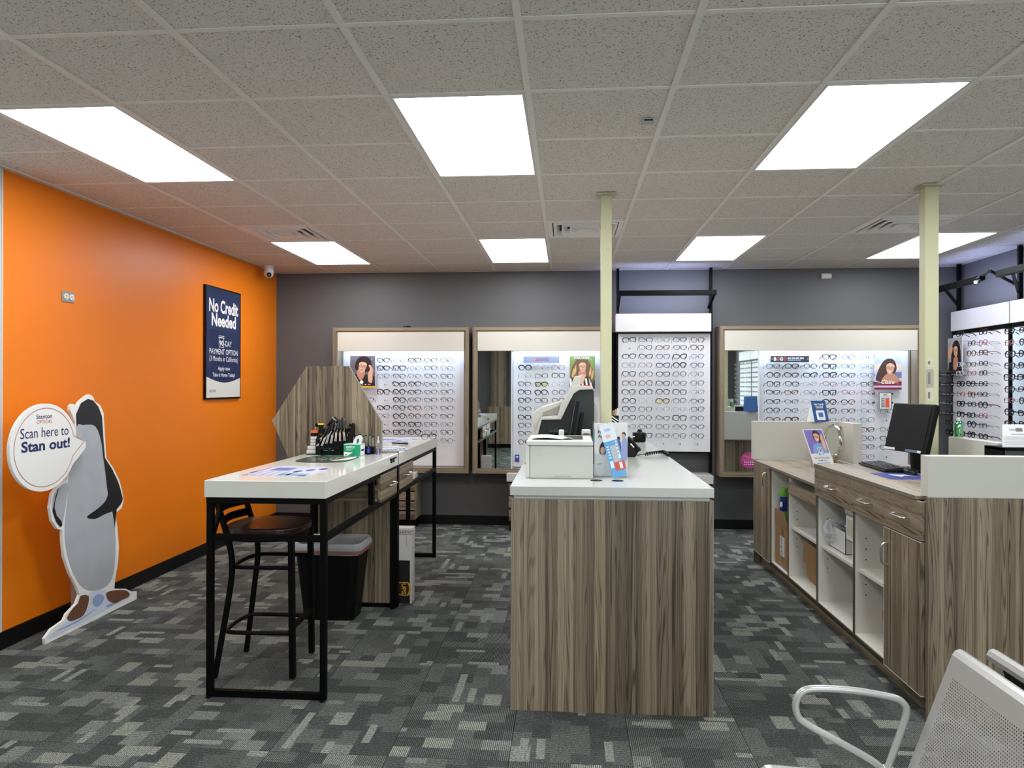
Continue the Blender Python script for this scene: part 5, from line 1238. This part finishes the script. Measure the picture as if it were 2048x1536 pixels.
t = thing('acrylic_bin', 'clear acrylic bin on the counter beyond the phone', 'bin', (0.42, 5.3, CT))
mb = MB().box(0.36, 0.47, 5.25, 5.254, CT, 1.285).box(0.36, 0.364, 5.25, 5.36, CT, 1.285).box(0.466, 0.47, 5.25, 5.36, CT, 1.27).box(0.36, 0.47, 5.25, 5.36, CT, CT + .003)
build('shell', mb, ACRYL, t)
t = thing('black_canister', 'round black device with a knob at counter far end', 'device', (0.592, 6.1, CT))
build('body', MB().lathe([(.05, 0), (.056, .008), (.058, .07), (.054, .078)], (0.594, 6.10, CT), 24), BLACKP, t, smooth=True); build('knob', MB().lathe([(.03, .078), (.022, .084), (.016, .105)], (0.60, 6.10, CT), 16), BLACKP, t, smooth=True)
build('badge', MB().box(0.53, 0.555, 6.046, 6.055, CT + .045, CT + .05), STEEL, t)

# ------------------------------------------------------------------ right counter
RX, RB = 1.63, 2.40
WM = WHITE2
def cabinet(lab, ya, yb, zt, opening, front, shelf=None, door=False, drawer=None):
    """ya<yb; open carcass facing -x"""
    t = thing('base_cabinet', lab, 'cabinet', ((RX + RB) / 2, (ya + yb) / 2, 0))
    th = .016; zb = .105
    B('side', (RX + .001, RB - .03, ya, ya + th, zb, zt), WM, t); B('side', (RX + .001, RB - .03, yb - th, yb, zb, zt), WM, t)
    B('bottom', (RX + .001, RB - .03, ya + th, yb - th, zb, zb + th), WM, t); B('back', (RB - .04, RB - .03, ya + th, yb - th, zb + th, zt), WM, t)
    B('edge_strip', (RX, RX + .001, ya, ya + th, zb, zt), mat('edge_brown', '4d463b', 0.5), t); B('edge_strip', (RX, RX + .001, yb - th, yb, zb, zt), mat('edge_brown', '4d463b', 0.5), t)
    B('edge_strip', (RX, RX + .001, ya + th, yb - th, zb, zb + .010), mat('edge_brown', '4d463b', 0.5), t)
    B('plinth', (RX + .05, RX + .065, ya, yb, 0, zb), WY, t)
    B('rear_board', (RB - .03, RB - .022, ya, yb, zb, zt), WV, t)
    if shelf: build('shelf', MB().box(RX + .02, RB - .04, ya + th, yb - th, shelf - .018, shelf), WM, t)
    if not door:
        mb = MB(); fy = yb - th - .0006
        for z in (.34, .40, .46, .54, .60, .66):
            for x in (RX + .06,): mb.rod((x, fy, z), (x, fy + .0004, z), .004, 8)
        build('pin_holes', mb, BLK, t)
    if drawer:
        d = build('drawer', MB().box(RX - .018, RX, ya + .003, yb - .003, drawer, zt - .004), WY, t, bevel=.0015)
        mb = MB().box(RX - .0185, RX - .001, yb - .0035, yb - .0015, drawer, zt - .004); build('edge_band', mb, EDGE, d)
        B('drawer_box', (RX + .002, RB - .12, ya + .02, yb - .02, drawer + .012, zt - .02), WM, t)
        handle_x(d, RX - .018, (ya + yb) / 2 - .075, (ya + yb) / 2 + .065, (drawer + zt) / 2 - .005)
    if door:
        top = (drawer - .004) if drawer else zt - .004
        d = build('door', MB().box(RX - .018, RX, ya + .003, yb - .003, zb + .002, top), WV, t, bevel=.0015)
        mb = MB().box(RX - .0188, RX - .001, ya + .003, yb - .003, zb, zb + .004).box(RX - .0188, RX - .001, yb - .005, yb - .002, zb, top).box(RX - .0188, RX - .001, ya + .003, yb - .003, top - .003, top)
        build('edge_band', mb, mat('edge_light', 'c9c4b8', 0.4), d)
        y = yb - .05 if drawer else ya + .06; z = top - (.075 if drawer else .045)
        pts = [(RX - .018, y, z), (RX - .048, y, z - .012), (RX - .048, y, z - .098), (RX - .018, y, z - .11)]
        build('handle', MB().tube(smooth_path(pts, 3), .005, 6), STEEL, d, smooth=True)
    return t
ZN, ZF = 1.000, 0.868
cabinet('cabinet with drawer and tall door at the near counter end', 3.44, 3.835, ZN, None, None, door=True, drawer=.815)
cabinet('open cabinet with narrow shelf and middle drawer', 3.835, 4.265, ZN, None, None, shelf=.49, drawer=.815)
cabinet('open cabinet holding white tray on its shelf', 4.265, 4.87, ZN, None, None, shelf=.49, drawer=.815)
B('end_band', (RX - .018, RB - .03, 4.8705, 4.8725, .89, 1.0), WV, bpy.data.objects['base_cabinet.002'])
cF = cabinet('low open cabinet with a pulled-down wooden flap', 4.876, 5.50, ZF, None, None, shelf=.49)
cabinet('low narrow open cabinet holding the green spray can', 5.50, 5.955, ZF, None, None)
cabinet('low cabinet with plain wood door at the far counter end', 5.955, 6.42, ZF, None, None, door=True)
B('end_cladding', (RX - .018, RB - .03, 6.4205, 6.43, .0, .868), WV, bpy.data.objects['base_cabinet.005'])
build('drawer_flap', MB().prism([(RX - .004, .735), (RX + .012, .728), (RX + .012, .815), (RX - .004, .815)], 1, 4.895, 5.484), WY, cF, bevel=.001)
B('flap_box', (RX + .014, RB - .15, 4.91, 5.46, .735, .745), BLACKM, cF)
t = thing('worktop', 'wood-look worktop under the black monitor', 'worktop', (2.0, 4.1, ZN))
build('slab', MB().box(RX - .02, RB - .002, 3.495, 4.872, ZN, 1.017), WTOP, t, bevel=.001); B('edge_band', (RX - .022, RX - .02, 3.495, 4.874, ZN - .001, 1.018), mat('edge_taupe', '6d6557', 0.5), t)
t = thing('worktop', 'lower wood-look worktop holding the tilted sign', 'worktop', (2.0, 5.6, ZF))
build('slab', MB().box(RX - .02, RB - .08, 4.876, 6.42, ZF, .884), WTOP, t, bevel=.001); B('edge_band', (RX - .022, RX - .02, 4.876, 6.42, ZF - .001, .885), mat('edge_taupe', '6d6557', 0.5), t)
# end panel and partitions
t = thing('end_panel', 'tall wood end panel of the side counter behind perforated chair', 'panel', (2.3, 3.43, 0))
build('panel', MB().box(RX, 3.25, 3.415, 3.437, 0.0, 1.022), WV, t, bevel=.001)
t = thing('low_partition', 'white partition on top of the wood end panel', 'partition', (2.3, 3.45, 1.022))
build('front_board', MB().box(RX, 3.25, 3.415, 3.485, 1.024, 1.209), PART, t, bevel=.001); build('return_board', MB().box(RB - .07, RB, 4.12, 4.63, 1.018, 1.217), PART, t, bevel=.001)
B('edge_trim', (RX - .0005, 3.25, 3.4145, 3.4155, 1.022, 1.028), WHITE, t)
t = thing('low_partition', 'white partition behind the tilted sign at far counter end', 'partition', (2.0, 6.43, .88))
build('front_board', MB().box(RX - .02, 2.33, 6.43, 6.50, .886, 1.217), PART, t, bevel=.001); build('return_board', MB().box(2.33, RB, 6.12, 6.43, .886, 1.217), PART, t, bevel=.001)
# things in and on the right counter
t = thing('monitor', 'black computer monitor on the side counter', 'monitor', (2.15, 4.55, 1.017))
M = Matrix.Translation((2.055, 4.52, 1.257)) @ Matrix.Rotation(math.radians(10), 4, 'Z') @ Matrix.Rotation(math.radians(13), 4, 'Y')
mb = MB(M); mb.box(-.018, .02, -.19, .19, -.13, .165); build('case', mb, BLACKP, t, bevel=.006, seg=2)
mb = MB(M); mb.box(-.0205, -.0185, -.173, .173, -.108, .150); build('screen', mb, mat('screen_black', '131415', 0.35, spec=0.15), t)
mb = MB(M); mb.box(-.0215, -.0195, .08, .185, -.128, -.114); mb.box(-.0215, -.0195, -.13, -.02, -.129, -.114, 1); mb.box(-.022, -.0195, -.16, -.13, -.129, -.114); build('sticker', mb, [PAPER, mat('sticker_slate', '5a6a80', 0.5)], t)
build('stand', MB().bar((2.10, 4.50, 1.03), (2.09, 4.50, 1.20), .09, .03), BLACKP, t); build('foot', MB().prism([(2.09 + .10 * math.cos(q), 4.50 + .13 * math.sin(q)) for q in [2 * PI * j / 20 for j in range(20)]], 2, 1.017, 1.032), BLACKP, t)
for k in range(3): build('cable', MB().tube(smooth_path([(2.18, 4.42 - .02 * k, 1.12 - .02 * k), (2.21, 4.36, 1.06 + .012 * k), (2.24, 4.22, 1.05 - .01 * k), (2.28, 4.15, 1.024)], 4), .004, 5), BLACKP, t, smooth=True)
t = thing('keyboard', 'black computer keyboard in front of monitor', 'keyboard', (1.97, 4.60, 1.017))
M = Matrix.Translation((1.94, 4.615, 1.017)) @ Matrix.Rotation(math.radians(-3), 4, 'Z')
mb = MB(M); mb.prism([(-.075, .004), (.075, .012), (.075, .026), (-.075, .014)], 1, -.22, .22); build('case', mb, BLACKP, t, bevel=.002)
mb = MB(M)
for i in range(5):
    for j in range(18):
        x = -.062 + i * .024; y = -.205 + j * .0232; z = .015 + (x + .075) * .08
        mb.box(x, x + .019, y, y + .019, z, z + .006)
build('keys', mb, mat('key_black', '1e1e20', 0.35), t, kind='stuff')
t = thing('mouse_pad', 'blue patterned mouse pad beside the keyboard', 'mouse pad', (1.93, 4.28, 1.017))
B('pad', (1.76, 2.02, 4.10, 4.37, 1.017, 1.020), mat('pad_blue', '39408c', 0.6, noise=0.6, nscale=30), t, bevel=.001)
mb = MB(); f = Fr((1.76, 4.10, 1.0204), (1, 0, 0), (0, 1, 0)); f.poly(mb, smooth2([(.10, .10), (.14, .14), (.20, .12), (.17, .17), (.22, .22), (.13, .19), (.07, .2)], 3), 0); build('print', mb, mat('pad_white', 'c9cbe0', 0.6), t)
t = thing('computer_mouse', 'black computer mouse on the blue pad', 'mouse', (1.95, 4.30, 1.02))
mb = MB(Matrix.Translation((1.955, 4.30, 1.020)) @ Matrix.Diagonal((1, 1.75, 1, 1))); mb.lathe([(.030, 0), (.033, .012), (.030, .026), (.018, .036), (.004, .039)], (0, 0, 0), 18); build('shell', mb, mat('mouse_gloss', '0f0f10', 0.15), t, smooth=True)
build('wheel', MB().box(1.951, 1.959, 4.318, 4.334, 1.054, 1.06), DARK, t)
t = thing('tent_sign', 'blue No Credit Needed tent card on the white partition', 'sign', (2.16, 6.46, 1.217))
M = Matrix.Translation((2.165, 6.46, 1.217)) @ Matrix.Rotation(math.radians(22), 4, 'Z')
mb = MB(M); mb.prism([(-.05, 0), (0, .18), (.002, .18), (-.046, 0)], 0, -.075, .075); build('front_leaf', mb, mat('tent_blue', '20508c', 0.4), t)
mb = MB(M); mb.prism([(.05, 0), (0, .18), (.002, .18), (.054, 0)], 0, -.075, .075); mb.prism([(-.048, 0), (.05, 0), (.001, .178)], 0, -.0755, -.0745, 1); build('rear_leaf', mb, [mat('tent_blue', '20508c', 0.4), mat('tent_inside', 'dde3df', 0.5)], t)
f = Fr(M @ Vector((-.075, -.0505, 0)), M.to_3x3() @ Vector((1, 0, 0)), M.to_3x3() @ Vector((0, .05, .18))); mb = MB()
write(mb, f, 'No Credit', .075, .155, .10, .018, .0008, 0, bold=.03); write(mb, f, 'Needed', .075, .132, .075, .018, .0008, 0, bold=.03); write(mb, f, 'lease to own', .075, .115, .07, .008, .0008, 0)
f.poly(mb, rrect(.03, .118, .015, .10, .008), .0008, 0); f.rect(mb, .052, .10, .04, .082, .0012, 1); f.rect(mb, .045, .09, .024, .027, .0012, 1)
build('print', mb, [WPRINT, mat('print_blue2', '3a6fb0', 0.4)], t)
t = thing('feedback_sign', 'tilted white sign with a purple photo on lower worktop', 'sign', (1.92, 5.92, .884))
ang = math.radians(22); r_ = Vector((math.cos(ang), math.sin(ang), 0)); bk = Vector((-math.sin(ang), math.cos(ang), 0)); tl = math.radians(27)
up = Vector((bk.x * math.sin(tl), bk.y * math.sin(tl), math.cos(tl)))
f = Fr(Vector((1.925, 5.80, .885)), r_, up); W, H = .19, .33
mb = MB(); f.slab(mb, [(0, 0), (W, 0), (W, H), (0, H)], -.004, 0); build('card', mb, PAPER, t)
mb = MB(); f.rect(mb, .008, W - .008, .12, H - .008, .0004, 0)
f.poly(mb, [(.03, .12), (.05, .19), (.10, .215), (.15, .19), (W - .008, .12)], .0007, 2)
f.poly(mb, smooth2([(.075, .24), (.09, .31), (.13, .315), (.15, .27), (.13, .21)], 3), .0007, 3); face(mb, f, .108, .255, .048, -.1, (4, 5, 3, 6), .0011)
f.poly(mb, smooth2([(.145, .15), (.14, .24), (.15, .28), (.165, .27), (.17, .16)], 3), .0026, 4)
f.rect(mb, .075, .125, .10, .17, .003, 7); 
for q in range(30): f.rect(mb, *(lambda a, c: (a, a + .006, c, c + .006))(random.uniform(.077, .116), random.uniform(.102, .162)), .0033, 1)
write(mb, f, 'WE LOVE TO HEAR', W / 2, .082, .145, .014, .0005, 1, bold=.012); write(mb, f, 'FROM YOU!', W / 2, .06, .085, .014, .0005, 1, bold=.012)
f.rect(mb, .03, .16, .038, .041, .0005, 1); f.rect(mb, .04, .15, .03, .033, .0005, 1)
mb2 = mb
build('print', mb2, [mat('print_purple', '7a6bb4', 0.4), mat('print_navy2', '2a3560', 0.5), mat('print_denim', '7f9cc4', 0.4), mat('print_browndark', '3a2a26', 0.4), SKIN, SKIN2, WPRINT, mat('print_code', 'c9d6ea', 0.4)], t)
build('easel', MB().bar(f.p(W / 2, .24, -.006), Vector((f.p(W / 2, .24).x + bk.x * .05, f.p(W / 2, .24).y + bk.y * .05, .886)), .02, .004), PAPER, t)
t = thing('vanity_mirror', 'round chrome vanity mirror on a stem', 'mirror', (2.18, 6.2, .884))
c0 = Vector((2.185, 6.16, 1.075)); nrm = Vector((-.99, -.14, .02)).normalized()
u_ = Vector((0, 0, 1)) - nrm * nrm.z; u_.normalize(); v_ = nrm.cross(u_)
ring = [c0 + (u_ * math.cos(q) + v_ * math.sin(q)) * .124 for q in [2 * PI * j / 28 for j in range(28)]]
build('rim', MB().tube(ring, .014, 8, True), CHROME, t, smooth=True); build('glass', MB().tube([c0 - nrm * .006, c0 + nrm * .004], .120, 28), MIRROR, t)
build('stem', MB().rod((c0.x, c0.y, .90), (c0.x, c0.y, c0.z - .13), .009, 10), CHROME, t, smooth=True); build('base', MB().lathe([(.07, 0), (.068, .01), (.02, .022)], (c0.x, c0.y, .884), 20), CHROME, t, smooth=True)
t = thing('brown_folder', 'brown cardboard folder leaning behind the vanity mirror', 'folder', (2.24, 6.3, .884))
mb = MB(); f = Fr((2.150, 6.27, .885), (1, .04, 0), (.20, .22, .93)); f.slab(mb, [(0, 0), (.105, 0), (.10, .315), (.01, .315)], -.004, 0); f.slab(mb, [(.01, .002), (.108, .002), (.112, .31), (.014, .31)], -.012, -.008); build('leaf', mb, CARD, t)
mb = MB(); f.poly(mb, rrect(.02, .04, .04, .09, .008), .0005); build('sticker', mb, PAPER, t)
t = thing('sanitizer_bottle', 'green hand sanitizer bottle on the white partition', 'bottle', (2.36, 4.58, 1.217))
build('bottle', MB().lathe([(.025, 0), (.026, .008), (.026, .085), (.02, .095), (.011, .10)], (2.365, 4.585, 1.217), 16), GREENGEL, t, smooth=True); build('cap', MB().lathe([(.011, .10), (.011, .118)], (2.365, 4.585, 1.217), 12), mat('cap_clear', 'b9d8c2', 0.3), t); build('label', MB().lathe([(.0265, .02), (.0265, .07)], (2.365, 4.585, 1.217), 8), mat('gel_label', '6fae74', 0.4), t)
t = thing('document_tray', 'black framed dark box behind the near white partition', 'box', (2.5, 3.95, 1.017))
TXa, TXb, TYa, TYb = 2.255, 2.75, 3.95, 4.11
B('mesh_front', (TXa + .012, TXb, TYa, TYa + .004, 1.017, 1.192), mat('mesh_grey', '45474a', 0.5, noise=0.4, nscale=300), t)
mb = MB().box(TXa, TXa + .012, TYa - .004, TYb, 1.017, 1.206).box(TXa, TXb, TYa - .004, TYb, 1.192, 1.206); build('frame', mb, BLACKM, t)
t = thing('notice_sheet', 'white printed notice leaning on the dark box', 'paper', (2.5, 4.0, 1.206))
mb = MB(); f = Fr((2.285, 4.0, 1.207), (1, 0, 0), (0.1, .35, .93)); f.slab(mb, [(0, 0), (.21, 0), (.21, .125), (.012, .125)], 0, .001); build('sheet', mb, PAPER, t)
mb = MB(); f.rect(mb, .075, .11, .085, .105, .0016, 0); write(mb, f, 'Stan', .06, .096, .035, .014, .0016, 0); f.rect(mb, .05, .12, .068, .071, .0016, 0)
for q in range(6): f.rect(mb, .012, .15, .014 + q * .008, .0155 + q * .008, .0016, 1)
build('print', mb, [mat('print_greydark', '6c6e70', 0.5), mat('print_greyline', '77777a', 0.5)], t)
# shelf contents
t = thing('spray_can', 'green and blue disinfectant spray can in narrow cabinet', 'can', (1.78, 5.72, .121))
c = (1.722, 5.905, .131)
build('can', MB().lathe([(.034, .30), (.036, .305), (.036, .50), (.033, .515)], c, 18), [mat('can_blue', '232f86', 0.25)], t, smooth=True); build('cap', MB().lathe([(.032, .515), (.032, .575), (.028, .582)], c, 18), mat('can_green', '6aa82c', 0.35), t, smooth=True)
build('label', MB().lathe([(.0365, .31), (.0365, .40)], c, 18), mat('can_green', '6aa82c', 0.35), t); build('emblem', MB().tube([(1.686, 5.88, .585), (1.695, 5.88, .585)], .022, 14), WPRINT, t)
q = thing('spray_can_blue', 'blue spray can behind the green-capped can', 'can', (1.78, 5.60, .121))
build('can', MB().lathe([(.034, .30), (.034, .50), (.028, .515)], (1.80, 5.90, .121), 16), mat('can_navy', '252c66', 0.25), q, smooth=True); build('cap', MB().lathe([(.026, .515), (.026, .55)], (1.80, 5.90, .121), 14), mat('can_navy', '252c66', 0.25), q)
for o_ in (t, q): build('base', MB().lathe([(.036, .0), (.036, .30)], c if o_ is t else (1.80, 5.90, .121), 16), mat('can_blue', '232f86', 0.25), o_)
t = thing('carton', 'open cardboard carton with shipping label in narrow cabinet', 'box', (1.76, 5.68, .121))
cx0, cx1, cy0, cy1, cz = 1.655, 1.683, 5.60, 5.918, .121
B('side', (cx0, cx0 + .004, cy0, cy1, cz, .42), CARD, t); B('side', (cx1, cx1 + .004, cy0, cy1, cz, .42), CARD, t); B('side', (cx0 + .004, cx1, cy0, cy0 + .004, cz, .42), CARD, t); B('side', (cx0 + .004, cx1, cy1 - .004, cy1, cz, .42), CARD, t); B('bottom', (cx0, cx1, cy0, cy1, cz - .0005, cz + .004), CARD, t)
build('flap', MB().prism([(5.602, .42), (5.917, .42), (5.952, .548), (5.70, .556), (5.602, .47)], 0, cx0, cx0 + .003), CARD2, t)
B('shipping_label', (cx0 - .001, cx0, 5.675, 5.79, .21, .36), PAPER, t); B('tape', (cx0 - .0006, cx0 + .001, 5.69, 5.76, .123, .42), mat('tape_tan', '8c6a40', 0.3), t)
mb = MB(); f = Fr((cx0 - .0014, 5.785, .21), (0, -1, 0), (0, 0, 1))
for k in range(8): f.rect(mb, .01 + .008 * (k % 3), .07 - .006 * (k % 4), .01 + k * .017, .016 + k * .017 + .004 * (k % 2), 0)
build('label_print', mb, mat('print_greyline', '77777a', 0.5), t)
t = thing('carton', 'two brown carton flaps folded in the low open cabinet', 'box', (1.9, 5.02, .121))
build('flap', MB().prism([(5.131, .407), (5.363, .417), (5.386, .26), (5.183, .232), (5.05, .23), (5.04, .40)], 0, 1.70, 1.704), CARD, t); build('body', MB().prism([(5.428, .198), (5.417, .15), (5.36, .122), (5.05, .122), (5.05, .36), (5.40, .36)], 0, 1.74, 1.78), CARD, t); build('side', MB().prism([(1.704, .26), (1.74, .24), (1.74, .36), (1.704, .40)], 1, 5.10, 5.104), CARD2, t)
t = thing('carton_scrap', 'torn brown cardboard piece in the open cabinet with narrow shelf', 'cardboard', (1.8, 3.95, .121))
build('piece', MB().prism([(4.245, .255), (4.245, .20), (4.18, .13), (4.02, .122), (3.99, .27), (4.195, .264)], 0, 1.78, 1.785), CARD, t); build('fold', MB().prism([(3.90, .122), (4.0, .122), (4.0, .25), (3.92, .22)], 0, 1.83, 1.834), CARD2, t)
t = thing('white_tray', 'white plastic tray of bagged items on cabinet shelf', 'tray', (1.85, 4.55, .49))
mb = MB().box(1.70, 1.704, 4.58, 4.85, .49, .625).box(1.70, 1.95, 4.58, 4.584, .49, .625).box(1.70, 1.95, 4.846, 4.85, .49, .625).box(1.946, 1.95, 4.58, 4.85, .49, .625).box(1.70, 1.95, 4.58, 4.85, .49, .494)
build('shell', mb, mat('tray_white', 'd4d3ce', 0.4), t)
def crumple(name, lab, c, s, m, cat='bag'):
    t = thing(name, lab, cat, c)
    mb = MB(); n, k = 14, 8; vs = []
    for i in range(k):
        ph = PI * i / (k - 1)
        for j in range(n):
            q = 2 * PI * j / n; rr = 1 + random.uniform(-.42, .34)
            vs.append((c[0] + s[0] * rr * math.sin(ph) * math.cos(q), c[1] + s[1] * rr * math.sin(ph) * math.sin(q), c[2] + s[2] + s[2] * math.cos(ph) * (1 + random.uniform(-.15, .15))))
    mb.add(vs, [(i * n + j, i * n + (j + 1) % n, (i + 1) * n + (j + 1) % n, (i + 1) * n + j) for i in range(k - 1) for j in range(n)])
    build('film', mb, m, t)
    return t
crumple('plastic_bag', 'crumpled clear plastic bag hanging over the white tray', (1.69, 4.80, .53), (.045, .06, .07), PLASTICF)
crumple('plastic_bag', 'dark items in clear plastic on the white tray', (1.82, 4.70, .60), (.09, .11, .035), mat('bag_dark', '5b6870', 0.25))
crumple('plastic_bag', 'small clear plastic bag near the shelf edge', (1.72, 4.40, .49), (.04, .06, .03), PLASTICF)
t = thing('white_carton', 'open white carton standing beside the white tray', 'box', (1.75, 4.37, .49))
build('body', MB().box(1.70, 1.80, 4.30, 4.57, .595, .745), mat('carton_white', 'd9d8d2', 0.5), t); build('flap', MB().prism([(4.45, .745), (4.572, .74), (4.643, .799), (4.498, .799)], 0, 1.70, 1.703), mat('carton_white', 'd9d8d2', 0.5), t); build('foot', MB().box(1.71, 1.79, 4.31, 4.50, .49, .595), mat('carton_white', 'd9d8d2', 0.5), t)
B('window', (1.6985, 1.70, 4.47, 4.55, .62, .72), mat('carton_beige', 'c6bda6', 0.5), t)

# ------------------------------------------------------------------ waiting chairs
def perforated(mb, o, r, u, W, H, mx, my, pitch, rad):
    """sheet with real round holes inside margins"""
    f = Fr(o, r, u)
    nx = int((W - 2 * mx) / pitch); ny = int((H - 2 * my) / (pitch * .866)); px = (W - 2 * mx) / nx; py = (H - 2 * my) / ny
    x0, x1, y0, y1 = mx, W - mx, my, H - my
    for a in ((0, W, 0, y0), (0, W, y1, H), (0, x0, y0, y1), (x1, W, y0, y1)): f.rect(mb, a[0], a[1], a[2], a[3], 0)
    for j in range(ny):
        off = px / 2 if j % 2 else 0
        ya, yb = y0 + j * py, y0 + (j + 1) * py; cy = (ya + yb) / 2
        cells = [(x0 + off + i * px, x0 + off + (i + 1) * px) for i in range(nx - (1 if j % 2 else 0))]
        if j % 2:
            f.rect(mb, x0, x0 + off, ya, yb, 0); f.rect(mb, x1 - off, x1, ya, yb, 0)
        for xa, xb in cells:
            cx = (xa + xb) / 2
            ou = [(xa, ya), (cx, ya), (xb, ya), (xb, cy), (xb, yb), (cx, yb), (xa, yb), (xa, cy)]
            inn = [(cx + rad * math.cos(q), cy + rad * math.sin(q)) for q in [math.radians(-135 + 45 * k) for k in range(8)]]
            vs = [f.p(x, y) for x, y in ou] + [f.p(x, y) for x, y in inn]
            mb.add(vs, [(k, (k + 1) % 8, 8 + (k + 1) % 8, 8 + k) for k in range(8)])
def bench(lab, X, s, y0, y1, holes=True):
    """s=1 faces -x, s=-1 faces +x; X is the top of the backrest"""
    t = thing('beam_chair', lab, 'chair', (X - s * .25, (y0 + y1) / 2, 0))
    g = lambda dx: X - s * dx
    # backrest
    mb = MB()
    a = Vector((g(.128), y1 if s > 0 else y0, .47)); b_ = Vector((g(.006), y1 if s > 0 else y0, .80))
    r_ = Vector((0, -1, 0)) if s > 0 else Vector((0, 1, 0))
    H = (b_ - a).length; W = y1 - y0
    if holes: perforated(mb, a, r_, b_ - a, W, H, .035, .05, .0082, .0021)
    else: Fr(a, r_, b_ - a).rect(mb, 0, W, 0, H, 0)
    prof_ = [(g(.006), .80), (g(-.002), .812), (g(-.014), .816), (g(-.026), .812), (g(-.032), .80), (g(-.028), .785)]
    vs = [(x, y, z) for y in (y0, y1) for x, z in prof_]; n = len(prof_)
    mb.add(vs, [(i, i + 1, n + i + 1, n + i) for i in range(n - 1)] + [tuple(range(n)), tuple(range(2 * n - 1, n - 1, -1))])
    prof_ = [(g(.128), .47), (g(.15), .435), (g(.19), .425)]
    vs = [(x, y, z) for y in (y0, y1) for x, z in prof_]
    mb.add(vs, [(i, i + 1, 4 + i, 3 + i) for i in range(2)])
    build('backrest', mb, SILVER, t)
    mb = MB(); ys0, ys1 = (y0, y1 + .06)
    if holes: perforated(mb, (g(.47), ys0, .452), (0, 1, 0), (s, 0, -.05), ys1 - ys0, .29, .035, .03, .0085, .0021)
    else: Fr((g(.47), ys0, .452), (0, 1, 0), (s, 0, -.05)).rect(mb, 0, ys1 - ys0, 0, .29, 0)
    prof_ = [(g(.47), .452), (g(.485), .45), (g(.497), .44), (g(.50), .425), (g(.49), .41)]; n = len(prof_)
    vs = [(x, y, z) for y in (ys0, ys1) for x, z in prof_]; mb.add(vs, [(i, i + 1, n + i + 1, n + i) for i in range(n - 1)])
    build('seat', mb, SILVER, t)
    B('beam', (min(g(.28), g(.22)), max(g(.28), g(.22)), y0 - .6, y1 + .05, .33, .39), mat('beam_grey', '4a4b4c', 0.4), t)
    for y in (y0 + .02, y1 - .06): build('bracket', MB().bar((g(.25), y + .02, .39), (g(.13), y + .02, .47), .03, .012).box(min(g(.40), g(.2)), max(g(.40), g(.2)), y, y + .04, .39, .405), BLACKP, t)
    lx = g(.25)
    build('leg', MB().box(lx - .03, lx + .03, y0 - .1, y0 - .04, .03, .33).box(lx - .27, lx + .27, y0 - .095, y0 - .045, 0, .03), mat('beam_grey', '4a4b4c', 0.4), t)
    return t
t = bench('perforated silver waiting chair with tubular armrest, nearest', 1.045, 1, 1.50, 2.045)
ARM = [(0.872, .455), (0.853, .483), (0.76, .535), (0.663, .586), (0.640, .612), (0.637, .645), (0.652, .673), (0.69, .684), (0.79, .682), (0.894, .667), (0.925, .652), (0.934, .625), (0.915, .56), (0.884, .47)]
build('armrest', MB().tube(smooth_path([(x, 2.075, z) for x, z in ARM], 4), .0098, 10, flat=1.0), SILVER, t, smooth=True)
build('arm_clamp', MB().box(.855, .90, 2.03, 2.09, .435, .475), STEEL, t, bevel=.004)
t = bench('silver waiting chair back facing away, beside the wood end panel', 1.165, -1, 1.50, 2.055, False)
build('rear_shell', MB().prism([(1.158, .79), (1.172, .79), (1.178, .77), (1.22, .66), (1.27, .50), (1.25, .50), (1.20, .63)], 1, 1.52, 2.035), BLACKP, t)

for o in list(bpy.data.objects):
    if '_o' in o.keys(): del o['_o']
print('eyeglasses', NG, 'objects', len(bpy.data.objects))
